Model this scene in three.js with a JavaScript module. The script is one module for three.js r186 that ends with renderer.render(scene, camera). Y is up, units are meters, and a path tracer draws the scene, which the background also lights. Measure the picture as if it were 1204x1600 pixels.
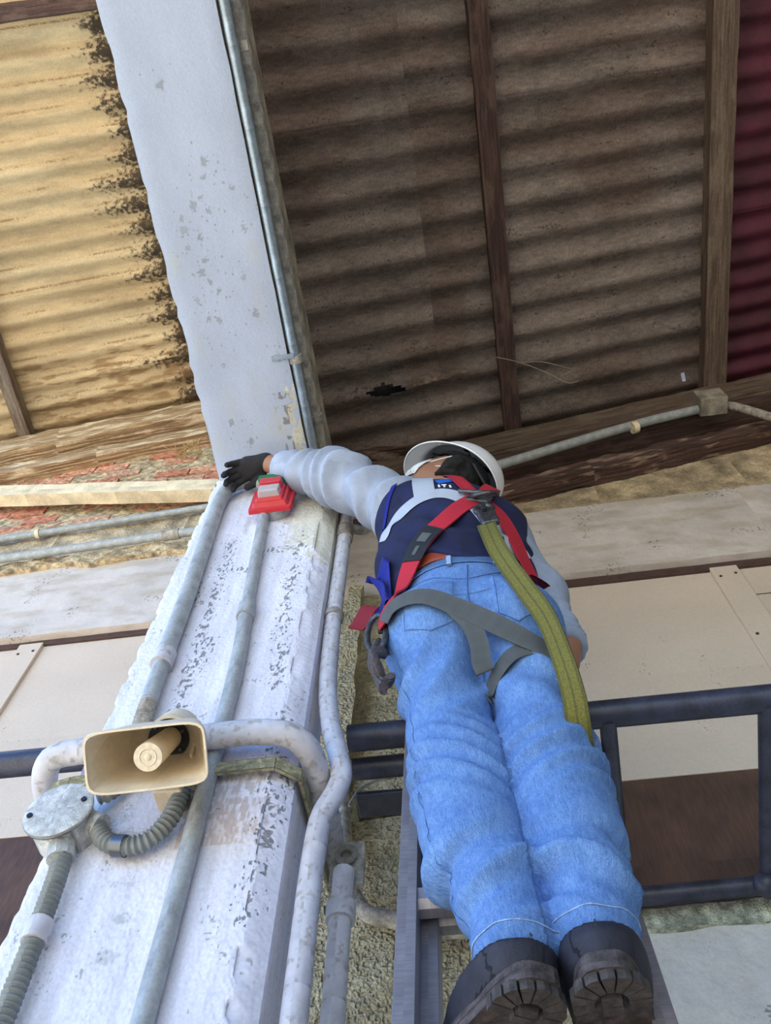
import * as THREE from 'three';
import { Sky } from 'three/addons/objects/Sky.js';
import { RoundedBoxGeometry } from 'three/addons/geometries/RoundedBoxGeometry.js';
import { mergeGeometries } from 'three/addons/utils/BufferGeometryUtils.js';

// ---------------------------------------------------------------- camera, sky, sun, exposure
const scene = new THREE.Scene();
const camera = new THREE.PerspectiveCamera(62.2, 1204 / 1600, 0.02, 400);
{
  const yaw = THREE.MathUtils.degToRad(-10.512), pitch = THREE.MathUtils.degToRad(62.929), roll = THREE.MathUtils.degToRad(2.477);
  camera.position.set(0, 1.45, 0);
  const f = new THREE.Vector3(Math.sin(yaw) * Math.cos(pitch), Math.sin(pitch), -Math.cos(yaw) * Math.cos(pitch));
  const r0 = new THREE.Vector3(Math.cos(yaw), 0, Math.sin(yaw)), u0 = new THREE.Vector3().crossVectors(r0, f);
  camera.up.copy(u0).multiplyScalar(Math.cos(roll)).addScaledVector(r0, -Math.sin(roll));
  camera.lookAt(f.add(camera.position));
}
const SUN = new THREE.Vector3(-0.36, 0.93, -0.10).normalize();
const sky = new Sky();
sky.scale.setScalar(300);
sky.material.uniforms.turbidity.value = 6;
sky.material.uniforms.rayleigh.value = 0.9;
sky.material.uniforms.mieCoefficient.value = 0.004;
sky.material.uniforms.mieDirectionalG.value = 0.8;
sky.material.uniforms.sunPosition.value.copy(SUN);
sky.name = 'sky';
scene.add(sky);
const sun = new THREE.DirectionalLight(new THREE.Color(1.0, 0.95, 0.9), 19);
sun.name = 'sun';
sun.position.copy(SUN).multiplyScalar(30);
sun.castShadow = true;
sun.shadow.mapSize.set(2048, 2048);
Object.assign(sun.shadow.camera, { left: -9, right: 9, top: 9, bottom: -9, near: 1, far: 60 });
scene.add(sun, sun.target);
const renderer = new THREE.WebGLRenderer();
renderer.shadowMap.enabled = true;
renderer.toneMapping = THREE.LinearToneMapping;
renderer.toneMappingExposure = 0.56;

// ---------------------------------------------------------------- helpers
const V = (x, y, z) => new THREE.Vector3(x, y, z);
let seed_ = 7;
const rnd = () => { seed_ |= 0; seed_ = (seed_ + 0x6d2b79f5) | 0; let t = Math.imul(seed_ ^ (seed_ >>> 15), 1 | seed_); t = (t + Math.imul(t ^ (t >>> 7), 61 | t)) ^ t; return ((t ^ (t >>> 14)) >>> 0) / 4294967296; };
const rr = (a, b) => a + (b - a) * rnd();
const clamp = THREE.MathUtils.clamp, lerp = THREE.MathUtils.lerp, sst = THREE.MathUtils.smoothstep;
const PERM = new Uint8Array(65536); for (let i = 0; i < 65536; i++) PERM[i] = (rnd() * 256) | 0;
const h2 = (x, y, s) => PERM[((x * 157 + y * 7919 + s * 3571) ^ (y << 5)) & 65535] / 255;
const h3 = (x, y, z, s) => PERM[((x * 157 + y * 7919 + z * 2243 + s * 3571) ^ (y << 5) ^ (z << 9)) & 65535] / 255;
function vn(x, y, s = 0) {
  const ix = Math.floor(x), iy = Math.floor(y); let fx = x - ix, fy = y - iy; fx = fx * fx * (3 - 2 * fx); fy = fy * fy * (3 - 2 * fy);
  const a = h2(ix, iy, s), b = h2(ix + 1, iy, s), c = h2(ix, iy + 1, s), d = h2(ix + 1, iy + 1, s);
  return a + (b - a) * fx + (c - a) * fy + (a - b - c + d) * fx * fy;
}
function vn3(x, y, z, s = 0) {
  const ix = Math.floor(x), iy = Math.floor(y), iz = Math.floor(z); let fx = x - ix, fy = y - iy, fz = z - iz;
  fx = fx * fx * (3 - 2 * fx); fy = fy * fy * (3 - 2 * fy); fz = fz * fz * (3 - 2 * fz);
  const q = (k) => { const a = h3(ix, iy, iz + k, s), b = h3(ix + 1, iy, iz + k, s), c = h3(ix, iy + 1, iz + k, s), d = h3(ix + 1, iy + 1, iz + k, s); return a + (b - a) * fx + (c - a) * fy + (a - b - c + d) * fx * fy; };
  return lerp(q(0), q(1), fz);
}
const fbm = (x, y, o = 4, s = 0) => { let a = 0, w = 0.5, t = 0; for (let i = 0; i < o; i++) { a += w * vn(x, y, s + i); t += w; x *= 2.03; y *= 2.03; w *= 0.5; } return a / t; };
// textures
function tex(w, h, fn, srgb = true) {
  const d = new Uint8Array(w * h * 4);
  for (let j = 0, k = 0; j < h; j++) for (let i = 0; i < w; i++, k += 4) {
    const c = fn((i + 0.5) / w, (j + 0.5) / h);
    if (typeof c === 'number') d[k] = d[k + 1] = d[k + 2] = clamp(c, 0, 255); else { d[k] = clamp(c[0], 0, 255); d[k + 1] = clamp(c[1], 0, 255); d[k + 2] = clamp(c[2], 0, 255); }
    d[k + 3] = 255;
  }
  const t = new THREE.DataTexture(d, w, h, THREE.RGBAFormat);
  t.wrapS = t.wrapT = THREE.RepeatWrapping; t.magFilter = THREE.LinearFilter; t.minFilter = THREE.LinearMipmapLinearFilter; t.generateMipmaps = true;
  if (srgb) t.colorSpace = THREE.SRGBColorSpace;
  t.needsUpdate = true;
  return t;
}
const rep = (t, x, y = x) => { t.repeat.set(x, y); return t; };
const mixc = (a, b, t) => [a[0] + (b[0] - a[0]) * t, a[1] + (b[1] - a[1]) * t, a[2] + (b[2] - a[2]) * t];
const mat = (o) => new THREE.MeshStandardMaterial({ roughness: 0.85, metalness: 0, side: THREE.DoubleSide, ...o });
const phys = (o) => new THREE.MeshPhysicalMaterial({ roughness: 0.85, metalness: 0, side: THREE.DoubleSide, ...o });
// mottled paint: a base colour with fine grain and coarse patches; covers `size` metres
function mottled(base, amp, size, freq, s, bump = 0, extra = {}, px = 256) {
  const map = tex(px, px, (u, v) => {
    const n = fbm(u * freq, v * freq, 4, s) - 0.5, g = vn(u * px * 0.5, v * px * 0.5, s + 9) - 0.5, k = 1 + amp * (n * 1.6 + g * 0.5);
    return [base[0] * k, base[1] * k, base[2] * k];
  });
  rep(map, 1 / size);
  const o = { map, ...extra };
  if (bump) { o.bumpMap = rep(tex(px, px, (u, v) => 255 * (0.6 * fbm(u * freq * 2, v * freq * 2, 4, s + 3) + 0.4 * vn(u * px * 0.4, v * px * 0.4, s + 5)), false), 1 / size); o.bumpScale = bump; }
  return mat(o);
}
// uv in metres from the dominant axis of each face
function uvBox(g, off = [0, 0]) {
  if (g.index) g = g.toNonIndexed();
  const p = g.attributes.position, uv = new Float32Array(p.count * 2), a = V(), b = V(), c = V();
  for (let i = 0; i < p.count; i += 3) {
    a.fromBufferAttribute(p, i); b.fromBufferAttribute(p, i + 1).sub(a); c.fromBufferAttribute(p, i + 2).sub(a); b.cross(c);
    const ax = Math.abs(b.x), ay = Math.abs(b.y), az = Math.abs(b.z);
    for (let k = 0; k < 3; k++) {
      const x = p.getX(i + k), y = p.getY(i + k), z = p.getZ(i + k);
      let s, t; if (ax >= ay && ax >= az) { s = z; t = y; } else if (ay >= az) { s = x; t = z; } else { s = x; t = y; }
      uv[(i + k) * 2] = s + off[0]; uv[(i + k) * 2 + 1] = t + off[1];
    }
  }
  g.setAttribute('uv', new THREE.BufferAttribute(uv, 2));
  return g;
}
const used = new Map();
function numbered(n) { const k = used.get(n) ?? 0; used.set(n, k + 1); return k ? n + '_' + String(k).padStart(3, '0') : n; }
function mesh(name, geo, m, parent) {
  const o = new THREE.Mesh(geo, m); o.castShadow = o.receiveShadow = true;
  if (parent) { o.name = name; parent.add(o); } else { o.name = numbered(name); scene.add(o); }
  return o;
}
function tag(o, label, category, group) { o.userData.label = label; if (category) o.userData.category = category; if (group) o.userData.group = group; return o; }
function struct(o, label) { o.userData.kind = 'structure'; if (label) o.userData.label = label; return o; }
function group(name, p = [0, 0, 0]) { const g = new THREE.Group(); g.name = numbered(name); g.position.set(...p); scene.add(g); return g; }
// box between two corners, bevelled, uv in metres
function bx(x0, x1, y0, y1, z0, z1, bev = 0.004) {
  const w = x1 - x0, h = y1 - y0, d = z1 - z0; let g = bev > 0 ? new RoundedBoxGeometry(w, h, d, 1, Math.min(bev, w / 2.2, h / 2.2, d / 2.2)) : new THREE.BoxGeometry(w, h, d);
  g.translate((x0 + x1) / 2, (y0 + y1) / 2, (z0 + z1) / 2);
  return uvBox(g);
}
// rough slab: subdivided box whose surface is displaced by noise, ragged edges
function roughBox(x0, x1, y0, y1, z0, z1, step, amp, s = 0, fq = 14) {
  const n = (a) => Math.max(1, Math.min(90, Math.round(a / step)));
  let g = new THREE.BoxGeometry(x1 - x0, y1 - y0, z1 - z0, n(x1 - x0), n(y1 - y0), n(z1 - z0));
  g.translate((x0 + x1) / 2, (y0 + y1) / 2, (z0 + z1) / 2);
  const p = g.attributes.position;
  for (let i = 0; i < p.count; i++) {
    const x = p.getX(i), y = p.getY(i), z = p.getZ(i);
    const d = (k) => amp * (vn3(x * fq, y * fq, z * fq, s + k) - 0.5) * 2 + amp * 0.5 * (vn3(x * fq * 3.1, y * fq * 3.1, z * fq * 3.1, s + k + 7) - 0.5) * 2;
    p.setXYZ(i, x + d(0), y + d(1), z + d(2));
  }
  g.computeVertexNormals();
  return uvBox2(g);
}
// like uvBox but keeps the index and smooth normals (uv by vertex normal)
function uvBox2(g) {
  const p = g.attributes.position, n = g.attributes.normal, uv = new Float32Array(p.count * 2);
  for (let i = 0; i < p.count; i++) {
    const ax = Math.abs(n.getX(i)), ay = Math.abs(n.getY(i)), az = Math.abs(n.getZ(i));
    if (ax >= ay && ax >= az) { uv[2 * i] = p.getZ(i); uv[2 * i + 1] = p.getY(i); } else if (ay >= az) { uv[2 * i] = p.getX(i); uv[2 * i + 1] = p.getZ(i); } else { uv[2 * i] = p.getX(i); uv[2 * i + 1] = p.getY(i); }
  }
  g.setAttribute('uv', new THREE.BufferAttribute(uv, 2));
  return g;
}
// smooth curve through points, sampled every ds
function curvePts(pts, ds = 0.01, tension = 0.5) {
  if (pts.length === 2) { const n = Math.max(1, Math.round(pts[0].distanceTo(pts[1]) / ds)); return Array.from({ length: n + 1 }, (_, i) => pts[0].clone().lerp(pts[1], i / n)); }
  const c = new THREE.CatmullRomCurve3(pts, false, 'centripetal', tension), n = Math.max(2, Math.round(c.getLength() / ds));
  return c.getSpacedPoints(n);
}
// swept tube with radius function, flat caps
function sweep(P, rad, sides = 12, squash = 1, up0 = null) {
  const n = P.length, pos = [], nor = [], uv = [], idx = []; let T = P[1].clone().sub(P[0]).normalize();
  let N = up0 ? up0.clone() : (Math.abs(T.y) < 0.9 ? V(0, 1, 0) : V(0, 0, 1)); N.addScaledVector(T, -N.dot(T)).normalize();
  let s = 0; const ring = [];
  for (let i = 0; i < n; i++) {
    const t = (i === 0 ? P[1].clone().sub(P[0]) : i === n - 1 ? P[i].clone().sub(P[i - 1]) : P[i + 1].clone().sub(P[i - 1])).normalize();
    N.addScaledVector(t, -N.dot(t)).normalize(); const B = V().crossVectors(t, N);
    if (i) s += P[i].distanceTo(P[i - 1]);
    const r = typeof rad === 'function' ? rad(s, i / (n - 1)) : rad;
    for (let k = 0; k <= sides; k++) {
      const a = (k / sides) * Math.PI * 2, c = Math.cos(a), q = Math.sin(a) * squash;
      pos.push(P[i].x + r * (N.x * c + B.x * q), P[i].y + r * (N.y * c + B.y * q), P[i].z + r * (N.z * c + B.z * q));
      nor.push(N.x * c + B.x * q, N.y * c + B.y * q, N.z * c + B.z * q); uv.push((k / sides) * 2 * Math.PI * (typeof rad === 'function' ? 0.02 : rad), s);
    }
    ring.push(i * (sides + 1));
  }
  for (let i = 0; i < n - 1; i++) for (let k = 0; k < sides; k++) { const a = ring[i] + k, b = ring[i + 1] + k; idx.push(a, a + 1, b, b, a + 1, b + 1); }
  for (const [e, sg] of [[0, 1], [n - 1, -1]]) { const c0 = pos.length / 3, t = P[e === 0 ? 0 : e].clone().sub(P[e === 0 ? 1 : e - 1]).normalize(); pos.push(P[e].x, P[e].y, P[e].z); nor.push(t.x, t.y, t.z); uv.push(0, 0);
    for (let k = 0; k <= sides; k++) { const q = (ring[e] + k) * 3; pos.push(pos[q], pos[q + 1], pos[q + 2]); nor.push(t.x, t.y, t.z); uv.push(0.01 * Math.cos(k), 0.01 * Math.sin(k)); }
    for (let k = 0; k < sides; k++) sg > 0 ? idx.push(c0, c0 + 2 + k, c0 + 1 + k) : idx.push(c0, c0 + 1 + k, c0 + 2 + k); }
  const g = new THREE.BufferGeometry();
  g.setAttribute('position', new THREE.Float32BufferAttribute(pos, 3)); g.setAttribute('uv', new THREE.Float32BufferAttribute(uv, 2)); g.setIndex(idx);
  if (typeof rad === 'function') g.computeVertexNormals(); else g.setAttribute('normal', new THREE.Float32BufferAttribute(nor, 3));
  return g;
}
const pts = (a) => a.map((p) => V(...p));
const pipe = (a, r, sides = 14, ds = 0.015) => sweep(curvePts(pts(a), ds), r, sides);
const rod = (a, b, r, sides = 14) => sweep([V(...a), V(...b)], r, sides);
const ringAt = (a, b, t, len, r, sides = 16) => { const A = V(...a), B = V(...b), d = B.clone().sub(A).normalize(), c = A.clone().lerp(B, t); return sweep([c.clone().addScaledVector(d, -len / 2), c.clone().addScaledVector(d, len / 2)], r, sides); };
const merge = (a) => mergeGeometries(a.map((g) => { g = g.index ? g.toNonIndexed() : g; for (const k of Object.keys(g.attributes)) if (!['position', 'normal', 'uv'].includes(k)) g.deleteAttribute(k); return g; }), false);
// beam of rectangular section between two points; h along `up`, w across; rough for old timber
function timber(a, b, h, w, up = V(0, 1, 0), rough = 0, s = 0, seg = 0.03) {
  const A = V(...a), B = V(...b), L = A.distanceTo(B), t = B.clone().sub(A).normalize(), u = up.clone().addScaledVector(t, -up.dot(t)).normalize(), v = V().crossVectors(t, u);
  const n = rough ? Math.round(L / seg) : 1; const g0 = rough ? new THREE.BoxGeometry(L, h, w, n, 3, 3) : new RoundedBoxGeometry(L, h, w, 1, Math.min(0.004, h / 3, w / 3)); const p = g0.attributes.position;
  if (rough) for (let i = 0; i < p.count; i++) { const x = p.getX(i), y = p.getY(i), z = p.getZ(i), e = (k) => rough * (vn3(x * 5, y * 25, z * 25, s + k) - 0.5) * 2 + rough * 0.5 * (vn3(x * 19, y * 40, z * 40, s + k + 4) - 0.5) * 2; p.setXYZ(i, x, y + e(1), z + e(2)); }
  const uv = g0.attributes.uv, nn = g0.attributes.normal; for (let i = 0; i < p.count; i++) uv.setXY(i, p.getX(i) + L * 3 + s, Math.abs(nn.getY(i)) > 0.5 ? p.getZ(i) + 0.3 : p.getY(i));
  g0.applyMatrix4(new THREE.Matrix4().makeBasis(t, u, v).setPosition(A.clone().add(B).multiplyScalar(0.5)));
  if (rough) g0.computeVertexNormals();
  return g0;
}
// surface nets over a signed distance field
function netsSDF(f, lo, hi, cell) {
  const nx = Math.ceil((hi[0] - lo[0]) / cell) + 1, ny = Math.ceil((hi[1] - lo[1]) / cell) + 1, nz = Math.ceil((hi[2] - lo[2]) / cell) + 1;
  const F = new Float32Array(nx * ny * nz), at = (i, j, k) => (k * ny + j) * nx + i;
  for (let k = 0; k < nz; k++) for (let j = 0; j < ny; j++) for (let i = 0; i < nx; i++) F[at(i, j, k)] = f(lo[0] + i * cell, lo[1] + j * cell, lo[2] + k * cell);
  const id = new Int32Array(nx * ny * nz).fill(-1), pos = [], idx = [];
  const C = [[0, 0, 0], [1, 0, 0], [0, 1, 0], [1, 1, 0], [0, 0, 1], [1, 0, 1], [0, 1, 1], [1, 1, 1]], E = [[0, 1], [2, 3], [4, 5], [6, 7], [0, 2], [1, 3], [4, 6], [5, 7], [0, 4], [1, 5], [2, 6], [3, 7]];
  const val = new Float32Array(8);
  for (let k = 0; k < nz - 1; k++) for (let j = 0; j < ny - 1; j++) for (let i = 0; i < nx - 1; i++) {
    let m = 0; for (let c = 0; c < 8; c++) { val[c] = F[at(i + C[c][0], j + C[c][1], k + C[c][2])]; if (val[c] < 0) m |= 1 << c; }
    if (m === 0 || m === 255) continue;
    let x = 0, y = 0, z = 0, n = 0;
    for (const [a, b] of E) if (((m >> a) & 1) !== ((m >> b) & 1)) { const t = val[a] / (val[a] - val[b]); x += C[a][0] + (C[b][0] - C[a][0]) * t; y += C[a][1] + (C[b][1] - C[a][1]) * t; z += C[a][2] + (C[b][2] - C[a][2]) * t; n++; }
    id[at(i, j, k)] = pos.length / 3; pos.push(lo[0] + (i + x / n) * cell, lo[1] + (j + y / n) * cell, lo[2] + (k + z / n) * cell);
  }
  const quad = (a, b, c, d, flip) => { if (a < 0 || b < 0 || c < 0 || d < 0) return; flip ? idx.push(a, c, b, a, d, c) : idx.push(a, b, c, a, c, d); };
  for (let k = 1; k < nz - 1; k++) for (let j = 1; j < ny - 1; j++) for (let i = 1; i < nx - 1; i++) {
    const s = F[at(i, j, k)] < 0;
    if (s !== F[at(i + 1, j, k)] < 0) quad(id[at(i, j - 1, k - 1)], id[at(i, j, k - 1)], id[at(i, j, k)], id[at(i, j - 1, k)], !s);
    if (s !== F[at(i, j + 1, k)] < 0) quad(id[at(i - 1, j, k - 1)], id[at(i - 1, j, k)], id[at(i, j, k)], id[at(i, j, k - 1)], !s);
    if (s !== F[at(i, j, k + 1)] < 0) quad(id[at(i - 1, j - 1, k)], id[at(i, j - 1, k)], id[at(i, j, k)], id[at(i - 1, j, k)], !s);
  }
  const g = new THREE.BufferGeometry(); g.setAttribute('position', new THREE.Float32BufferAttribute(pos, 3)); g.setIndex(idx); g.computeVertexNormals();
  return g;
}
const smin = (a, b, k) => { const h = Math.max(k - Math.abs(a - b), 0) / k; return Math.min(a, b) - h * h * k * 0.25; };
const smax = (a, b, k) => -smin(-a, -b, k);
// tapered capsule
function cone(ax, ay, az, ra, bx_, by, bz, rb) {
  const dx = bx_ - ax, dy = by - ay, dz = bz - az, L2 = dx * dx + dy * dy + dz * dz;
  return (x, y, z) => { const px = x - ax, py = y - ay, pz = z - az, t = clamp((px * dx + py * dy + pz * dz) / L2, 0, 1), qx = px - dx * t, qy = py - dy * t, qz = pz - dz * t; return Math.sqrt(qx * qx + qy * qy + qz * qz) - (ra + (rb - ra) * t); };
}
const ell = (cx, cy, cz, rx, ry, rz) => (x, y, z) => { const a = (x - cx) / rx, b = (y - cy) / ry, c = (z - cz) / rz, k = Math.sqrt(a * a + b * b + c * c); const k2 = Math.sqrt((a / rx) ** 2 + (b / ry) ** 2 + (c / rz) ** 2); return k2 < 1e-9 ? -Math.min(rx, ry, rz) : (k * (k - 1)) / k2; };

// ---------------------------------------------------------------- materials of the place
// stains: list of [x, y, radius x, radius y, strength]; returns a grainy mask 0..1
const blot = (list, x, y, n) => { let m = 0; for (const [cx, cy, a, b, k] of list) { const d = Math.hypot((x - cx) / a, (y - cy) / b); if (d < 1.6) m = Math.max(m, k * sst(0.9 - d + (n - 0.5) * 2.6, 0.0, 0.5)); } return m; };
const lineDist = (x, y, ax, ay, bx, by) => { const dx = bx - ax, dy = by - ay, t = clamp(((x - ax) * dx + (y - ay) * dy) / (dx * dx + dy * dy), 0, 1); return Math.hypot(x - ax - dx * t, y - ay - dy * t); };

// column paint: x -0.79..-0.29, y 2..4 (mapped once over the front face)
const chipLines = [[-0.64, 3.37, -0.57, 3.35], [-0.63, 3.5, -0.62, 3.15], [-0.62, 3.15, -0.61, 2.8], [-0.61, 2.92, -0.59, 3.04], [-0.43, 3.5, -0.43, 3.1], [-0.43, 3.1, -0.41, 2.85], [-0.385, 2.75, -0.385, 2.3], [-0.68, 3.3, -0.66, 3.2], [-0.52, 3.43, -0.44, 3.44], [-0.36, 2.6, -0.37, 2.5]];
const mildew = [[-0.58, 2.31, 0.018, 0.02, 0.6], [-0.585, 2.25, 0.02, 0.012, 0.5], [-0.59, 2.38, 0.03, 0.01, 0.55], [-0.61, 2.47, 0.045, 0.03, 0.65], [-0.66, 2.52, 0.04, 0.05, 0.5], [-0.55, 2.46, 0.03, 0.025, 0.5], [-0.7, 2.62, 0.03, 0.07, 0.4], [-0.63, 2.14, 0.015, 0.015, 0.4], [-0.49, 3.62, 0.02, 0.08, 0.45], [-0.6, 3.6, 0.012, 0.06, 0.5]];
const colPaint = (u, v) => {
  const x = -0.79 + u * 0.5, y = 2 + v * 2;
  const n = fbm(x * 22, y * 9, 4, 11), g = vn(x * 420, y * 300, 12), st = fbm(x * 70, y * 5, 3, 14), hi = fbm(x * 60, y * 60, 3, 17);
  let c = [224, 222, 234], k = 1 + (n - 0.5) * 0.13 + (g - 0.5) * 0.07 + (st - 0.5) * 0.12;
  c = [c[0] * k, c[1] * k, c[2] * k];
  // bare cream render near the top right
  const cream = sst(y - 3.44 + (x + 0.45) * 0.9 + (hi - 0.5) * 0.25, 0, 0.05) * sst(x + 0.5 + (hi - 0.5) * 0.1, 0, 0.06);
  c = mixc(c, [205 * k, 198 * k, 176 * k], cream * 0.8);
  // brownish scraped area with a straight lower edge
  if (y > 2.44 && y < 2.63 && x > -0.53 && x < -0.36) { const m = sst(vn(x * 240, y * 60, 21) * 0.5 + fbm(x * 120, y * 90, 3, 22) * 0.7 - 0.42 - Math.max(0, (x + 0.42) * 6), 0, 0.25); c = mixc(c, [182, 168, 166], m * 0.6); }
  const m = blot(mildew, x, y, hi * 0.6 + g * 0.4); c = mixc(c, [138, 142, 134], m * 0.6);
  let d = 9; for (const L of chipLines) d = Math.min(d, lineDist(x, y, ...L));
  const chip = sst(fbm(x * 190 + 3, y * 105, 3, 31) - 0.53 - d * 9, 0.0, 0.09); c = mixc(c, [112, 112, 116], chip * 0.75);
  const sp = sst(vn(x * 300, y * 210, 33) * vn(x * 47, y * 31, 34) - 0.6, 0, 0.15); c = mixc(c, [135, 135, 136], sp * 0.6);
  return c;
};
const colBump = (u, v) => { const x = -0.79 + u * 0.5, y = 2 + v * 2; let d = 9; for (const L of chipLines) d = Math.min(d, lineDist(x, y, ...L)); const chip = sst(fbm(x * 190 + 3, y * 105, 3, 31) - 0.53 - d * 9, 0.0, 0.09); return 255 * (0.55 + 0.35 * (fbm(x * 40, y * 26, 4, 41) - 0.5) + 0.2 * (vn(x * 200, y * 140, 43) - 0.5) - 0.35 * chip); };
const M = {};
M.column = mat({ map: tex(512, 2048, colPaint), bumpMap: tex(512, 2048, colBump, false), bumpScale: 0.006, roughness: 0.8 });
// beam paint: x -0.78..-0.42, z -1.2..0.6
const bspots = [[-0.57, -0.12], [-0.58, -0.16], [-0.6, -0.21], [-0.63, -0.23], [-0.67, -0.26], [-0.51, -0.2], [-0.59, -0.25], [-0.67, -0.29], [-0.5, -0.31], [-0.67, -0.34], [-0.63, -0.31], [-0.63, -0.38], [-0.65, -0.41], [-0.63, -0.44], [-0.61, -0.47], [-0.68, -0.49], [-0.63, -0.56], [-0.66, -0.55], [-0.53, -0.44], [-0.52, -0.55], [-0.64, 0.08], [-0.65, -0.69], [-0.67, -0.88], [-0.62, -0.95], [-0.48, -0.69]];
const bsp = []; { for (const [x, z] of bspots) { bsp.push([x, z, rr(0.006, 0.011), rr(0.007, 0.014), rr(0.4, 0.7)]); for (let i = 0; i < 6; i++) bsp.push([x + rr(-0.05, 0.05), z + rr(-0.06, 0.06), rr(0.0015, 0.0035), rr(0.002, 0.0045), rr(0.3, 0.7)]); } }
const bbig = [[-0.72, -0.38, 0.022, 0.04, 0.55], [-0.49, -0.37, 0.025, 0.05, 0.5], [-0.66, -0.83, 0.03, 0.07, 0.35], [-0.71, -0.62, 0.03, 0.07, 0.35], [-0.56, -0.78, 0.03, 0.05, 0.3], [-0.51, -0.91, 0.045, 0.08, 0.75], [-0.72, -0.95, 0.03, 0.05, 0.4], [-0.5, -0.52, 0.02, 0.07, 0.35]];
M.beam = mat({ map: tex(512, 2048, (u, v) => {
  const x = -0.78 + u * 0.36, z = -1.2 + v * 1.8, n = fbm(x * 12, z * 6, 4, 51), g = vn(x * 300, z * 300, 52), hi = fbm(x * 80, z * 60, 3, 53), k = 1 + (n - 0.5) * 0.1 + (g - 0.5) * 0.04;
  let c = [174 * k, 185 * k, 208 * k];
  c = mixc(c, [184, 184, 174], blot(bbig, x, z, hi * 0.5 + g * 0.5) * 0.6); c = mixc(c, [124, 128, 134], blot(bsp, x, z, vn(x * 190, z * 190, 54) * 0.5 + 0.35) * 0.85);
  if (x > -0.53 && z < -0.8) c = mixc(c, [118, 116, 118], sst(hi - 0.5, 0, 0.1) * sst(x + 0.53, 0, 0.03) * 0.8);
  if (x > -0.485 && z < -0.78) c = mixc(c, [222, 216, 192], sst(n + hi - 0.95, 0, 0.1) * 0.7);
  return c;
}), bumpMap: tex(256, 1024, (u, v) => 255 * (0.6 * fbm(u * 8, v * 30, 4, 55) + 0.4 * vn(u * 90, v * 360, 56)), false), bumpScale: 0.0012, roughness: 0.8 });
M.beamSide = mottled([150, 142, 130], 0.4, 0.5, 9, 61, 0.006);
// corrugated fibre cement, right bay: dirty brown; uv = metres, 2 m tile
M.sheetDark = mat({ map: rep(tex(1024, 1024, (u, v) => {
  const x = u * 2, z = v * 2, n = fbm(x * 3, z * 9, 4, 71), g = vn(x * 300, z * 210, 72), f = fbm(x * 30, z * 90, 3, 73), dots = sst(vn(x * 110, z * 150, 75) * vn(x * 9, z * 60, 76) - 0.58, 0, 0.15);
  const k = 1 + (n - 0.5) * 0.5 + (g - 0.5) * 0.24 + (f - 0.5) * 0.3; let c = mixc([124, 113, 107], [114, 99, 92], sst(fbm(x * 2, z * 3, 3, 74), 0.45, 0.65));
  c = [c[0] * k, c[1] * k, c[2] * k]; return mixc(c, [62, 52, 48], dots * 0.55);
}), 0.5), bumpMap: rep(tex(512, 512, (u, v) => 255 * (0.5 * fbm(u * 60, v * 120, 3, 77) + 0.5 * vn(u * 256, v * 256, 78)), false), 0.5), bumpScale: 0.003, roughness: 0.95 });
// left bay: pale fibre cement with dark grainy patches in the valleys next to the beam (x -3.6..-0.6, z -2..1.25)
const LP = 0.148, LPH = 0.1;
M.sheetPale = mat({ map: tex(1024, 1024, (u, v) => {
  const x = -3.6 + u * 3, z = -2 + v * 3.25, n = fbm(x * 3, z * 8, 4, 81), g = vn(x * 230, z * 230, 82), f = fbm(x * 14, z * 60, 3, 83), k = 1 + (n - 0.5) * 0.22 + (g - 0.5) * 0.12 + (f - 0.5) * 0.14;
  let c = mixc([200, 180, 146], [184, 162, 128], sst(fbm(x * 1.5, z * 5, 4, 84), 0.3, 0.75)); c = [c[0] * k, c[1] * k, c[2] * k];
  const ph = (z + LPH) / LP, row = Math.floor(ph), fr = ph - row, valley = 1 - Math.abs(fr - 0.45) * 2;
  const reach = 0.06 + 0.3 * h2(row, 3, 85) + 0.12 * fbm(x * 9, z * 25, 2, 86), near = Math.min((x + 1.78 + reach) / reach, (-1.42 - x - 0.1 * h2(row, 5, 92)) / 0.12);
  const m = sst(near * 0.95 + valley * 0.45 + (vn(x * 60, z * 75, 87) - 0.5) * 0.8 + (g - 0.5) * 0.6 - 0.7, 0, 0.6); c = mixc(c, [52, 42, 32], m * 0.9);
  const line = sst(0.07 - Math.abs(fr - 0.74), 0, 0.06) * sst(vn(x * 120, z * 300, 88) * 0.6 + fbm(x * 5, row, 3, 89) - 0.8, 0, 0.25); c = mixc(c, [110, 90, 64], line * 0.6);
  return mixc(c, [128, 98, 68], sst(fbm(x * 9, z * 40, 4, 90) - 0.5, 0, 0.2) * sst(-z - 1.3, 0, 0.1) * 0.6);
}), bumpMap: rep(tex(256, 256, (u, v) => 255 * fbm(u * 60, v * 60, 3, 91), false), 1, 1), bumpScale: 0.003, roughness: 0.95 });
M.sheetRed = mottled([84, 36, 54], 0.4, 0.8, 6, 95, 0, { roughness: 0.6 });
const woodTex = (a, b, pale, s) => tex(512, 256, (u, v) => {
  const x = u * 4, y = v, gr = fbm(x * 1.5, y * 40 + fbm(x * 1.2, y * 3, 2, s) * 4, 4, s + 1), f = vn(x * 40, y * 160, s + 2), p = sst(fbm(x * 2.6, y * 9, 5, s + 4) - 0.5, 0, 0.22);
  let c = mixc(a, b, sst(gr, 0.3, 0.7)); c = mixc(c, pale, p * 0.75); const k = 1 + (f - 0.5) * 0.25; return [c[0] * k, c[1] * k, c[2] * k];
});
M.woodPale = mat({ map: rep(woodTex([190, 164, 130], [134, 108, 82], [230, 214, 190], 101), 0.7, 3.5), bumpMap: rep(tex(256, 128, (u, v) => 255 * fbm(u * 6, v * 50, 4, 105), false), 0.7, 3.5), bumpScale: 0.006 });
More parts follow.
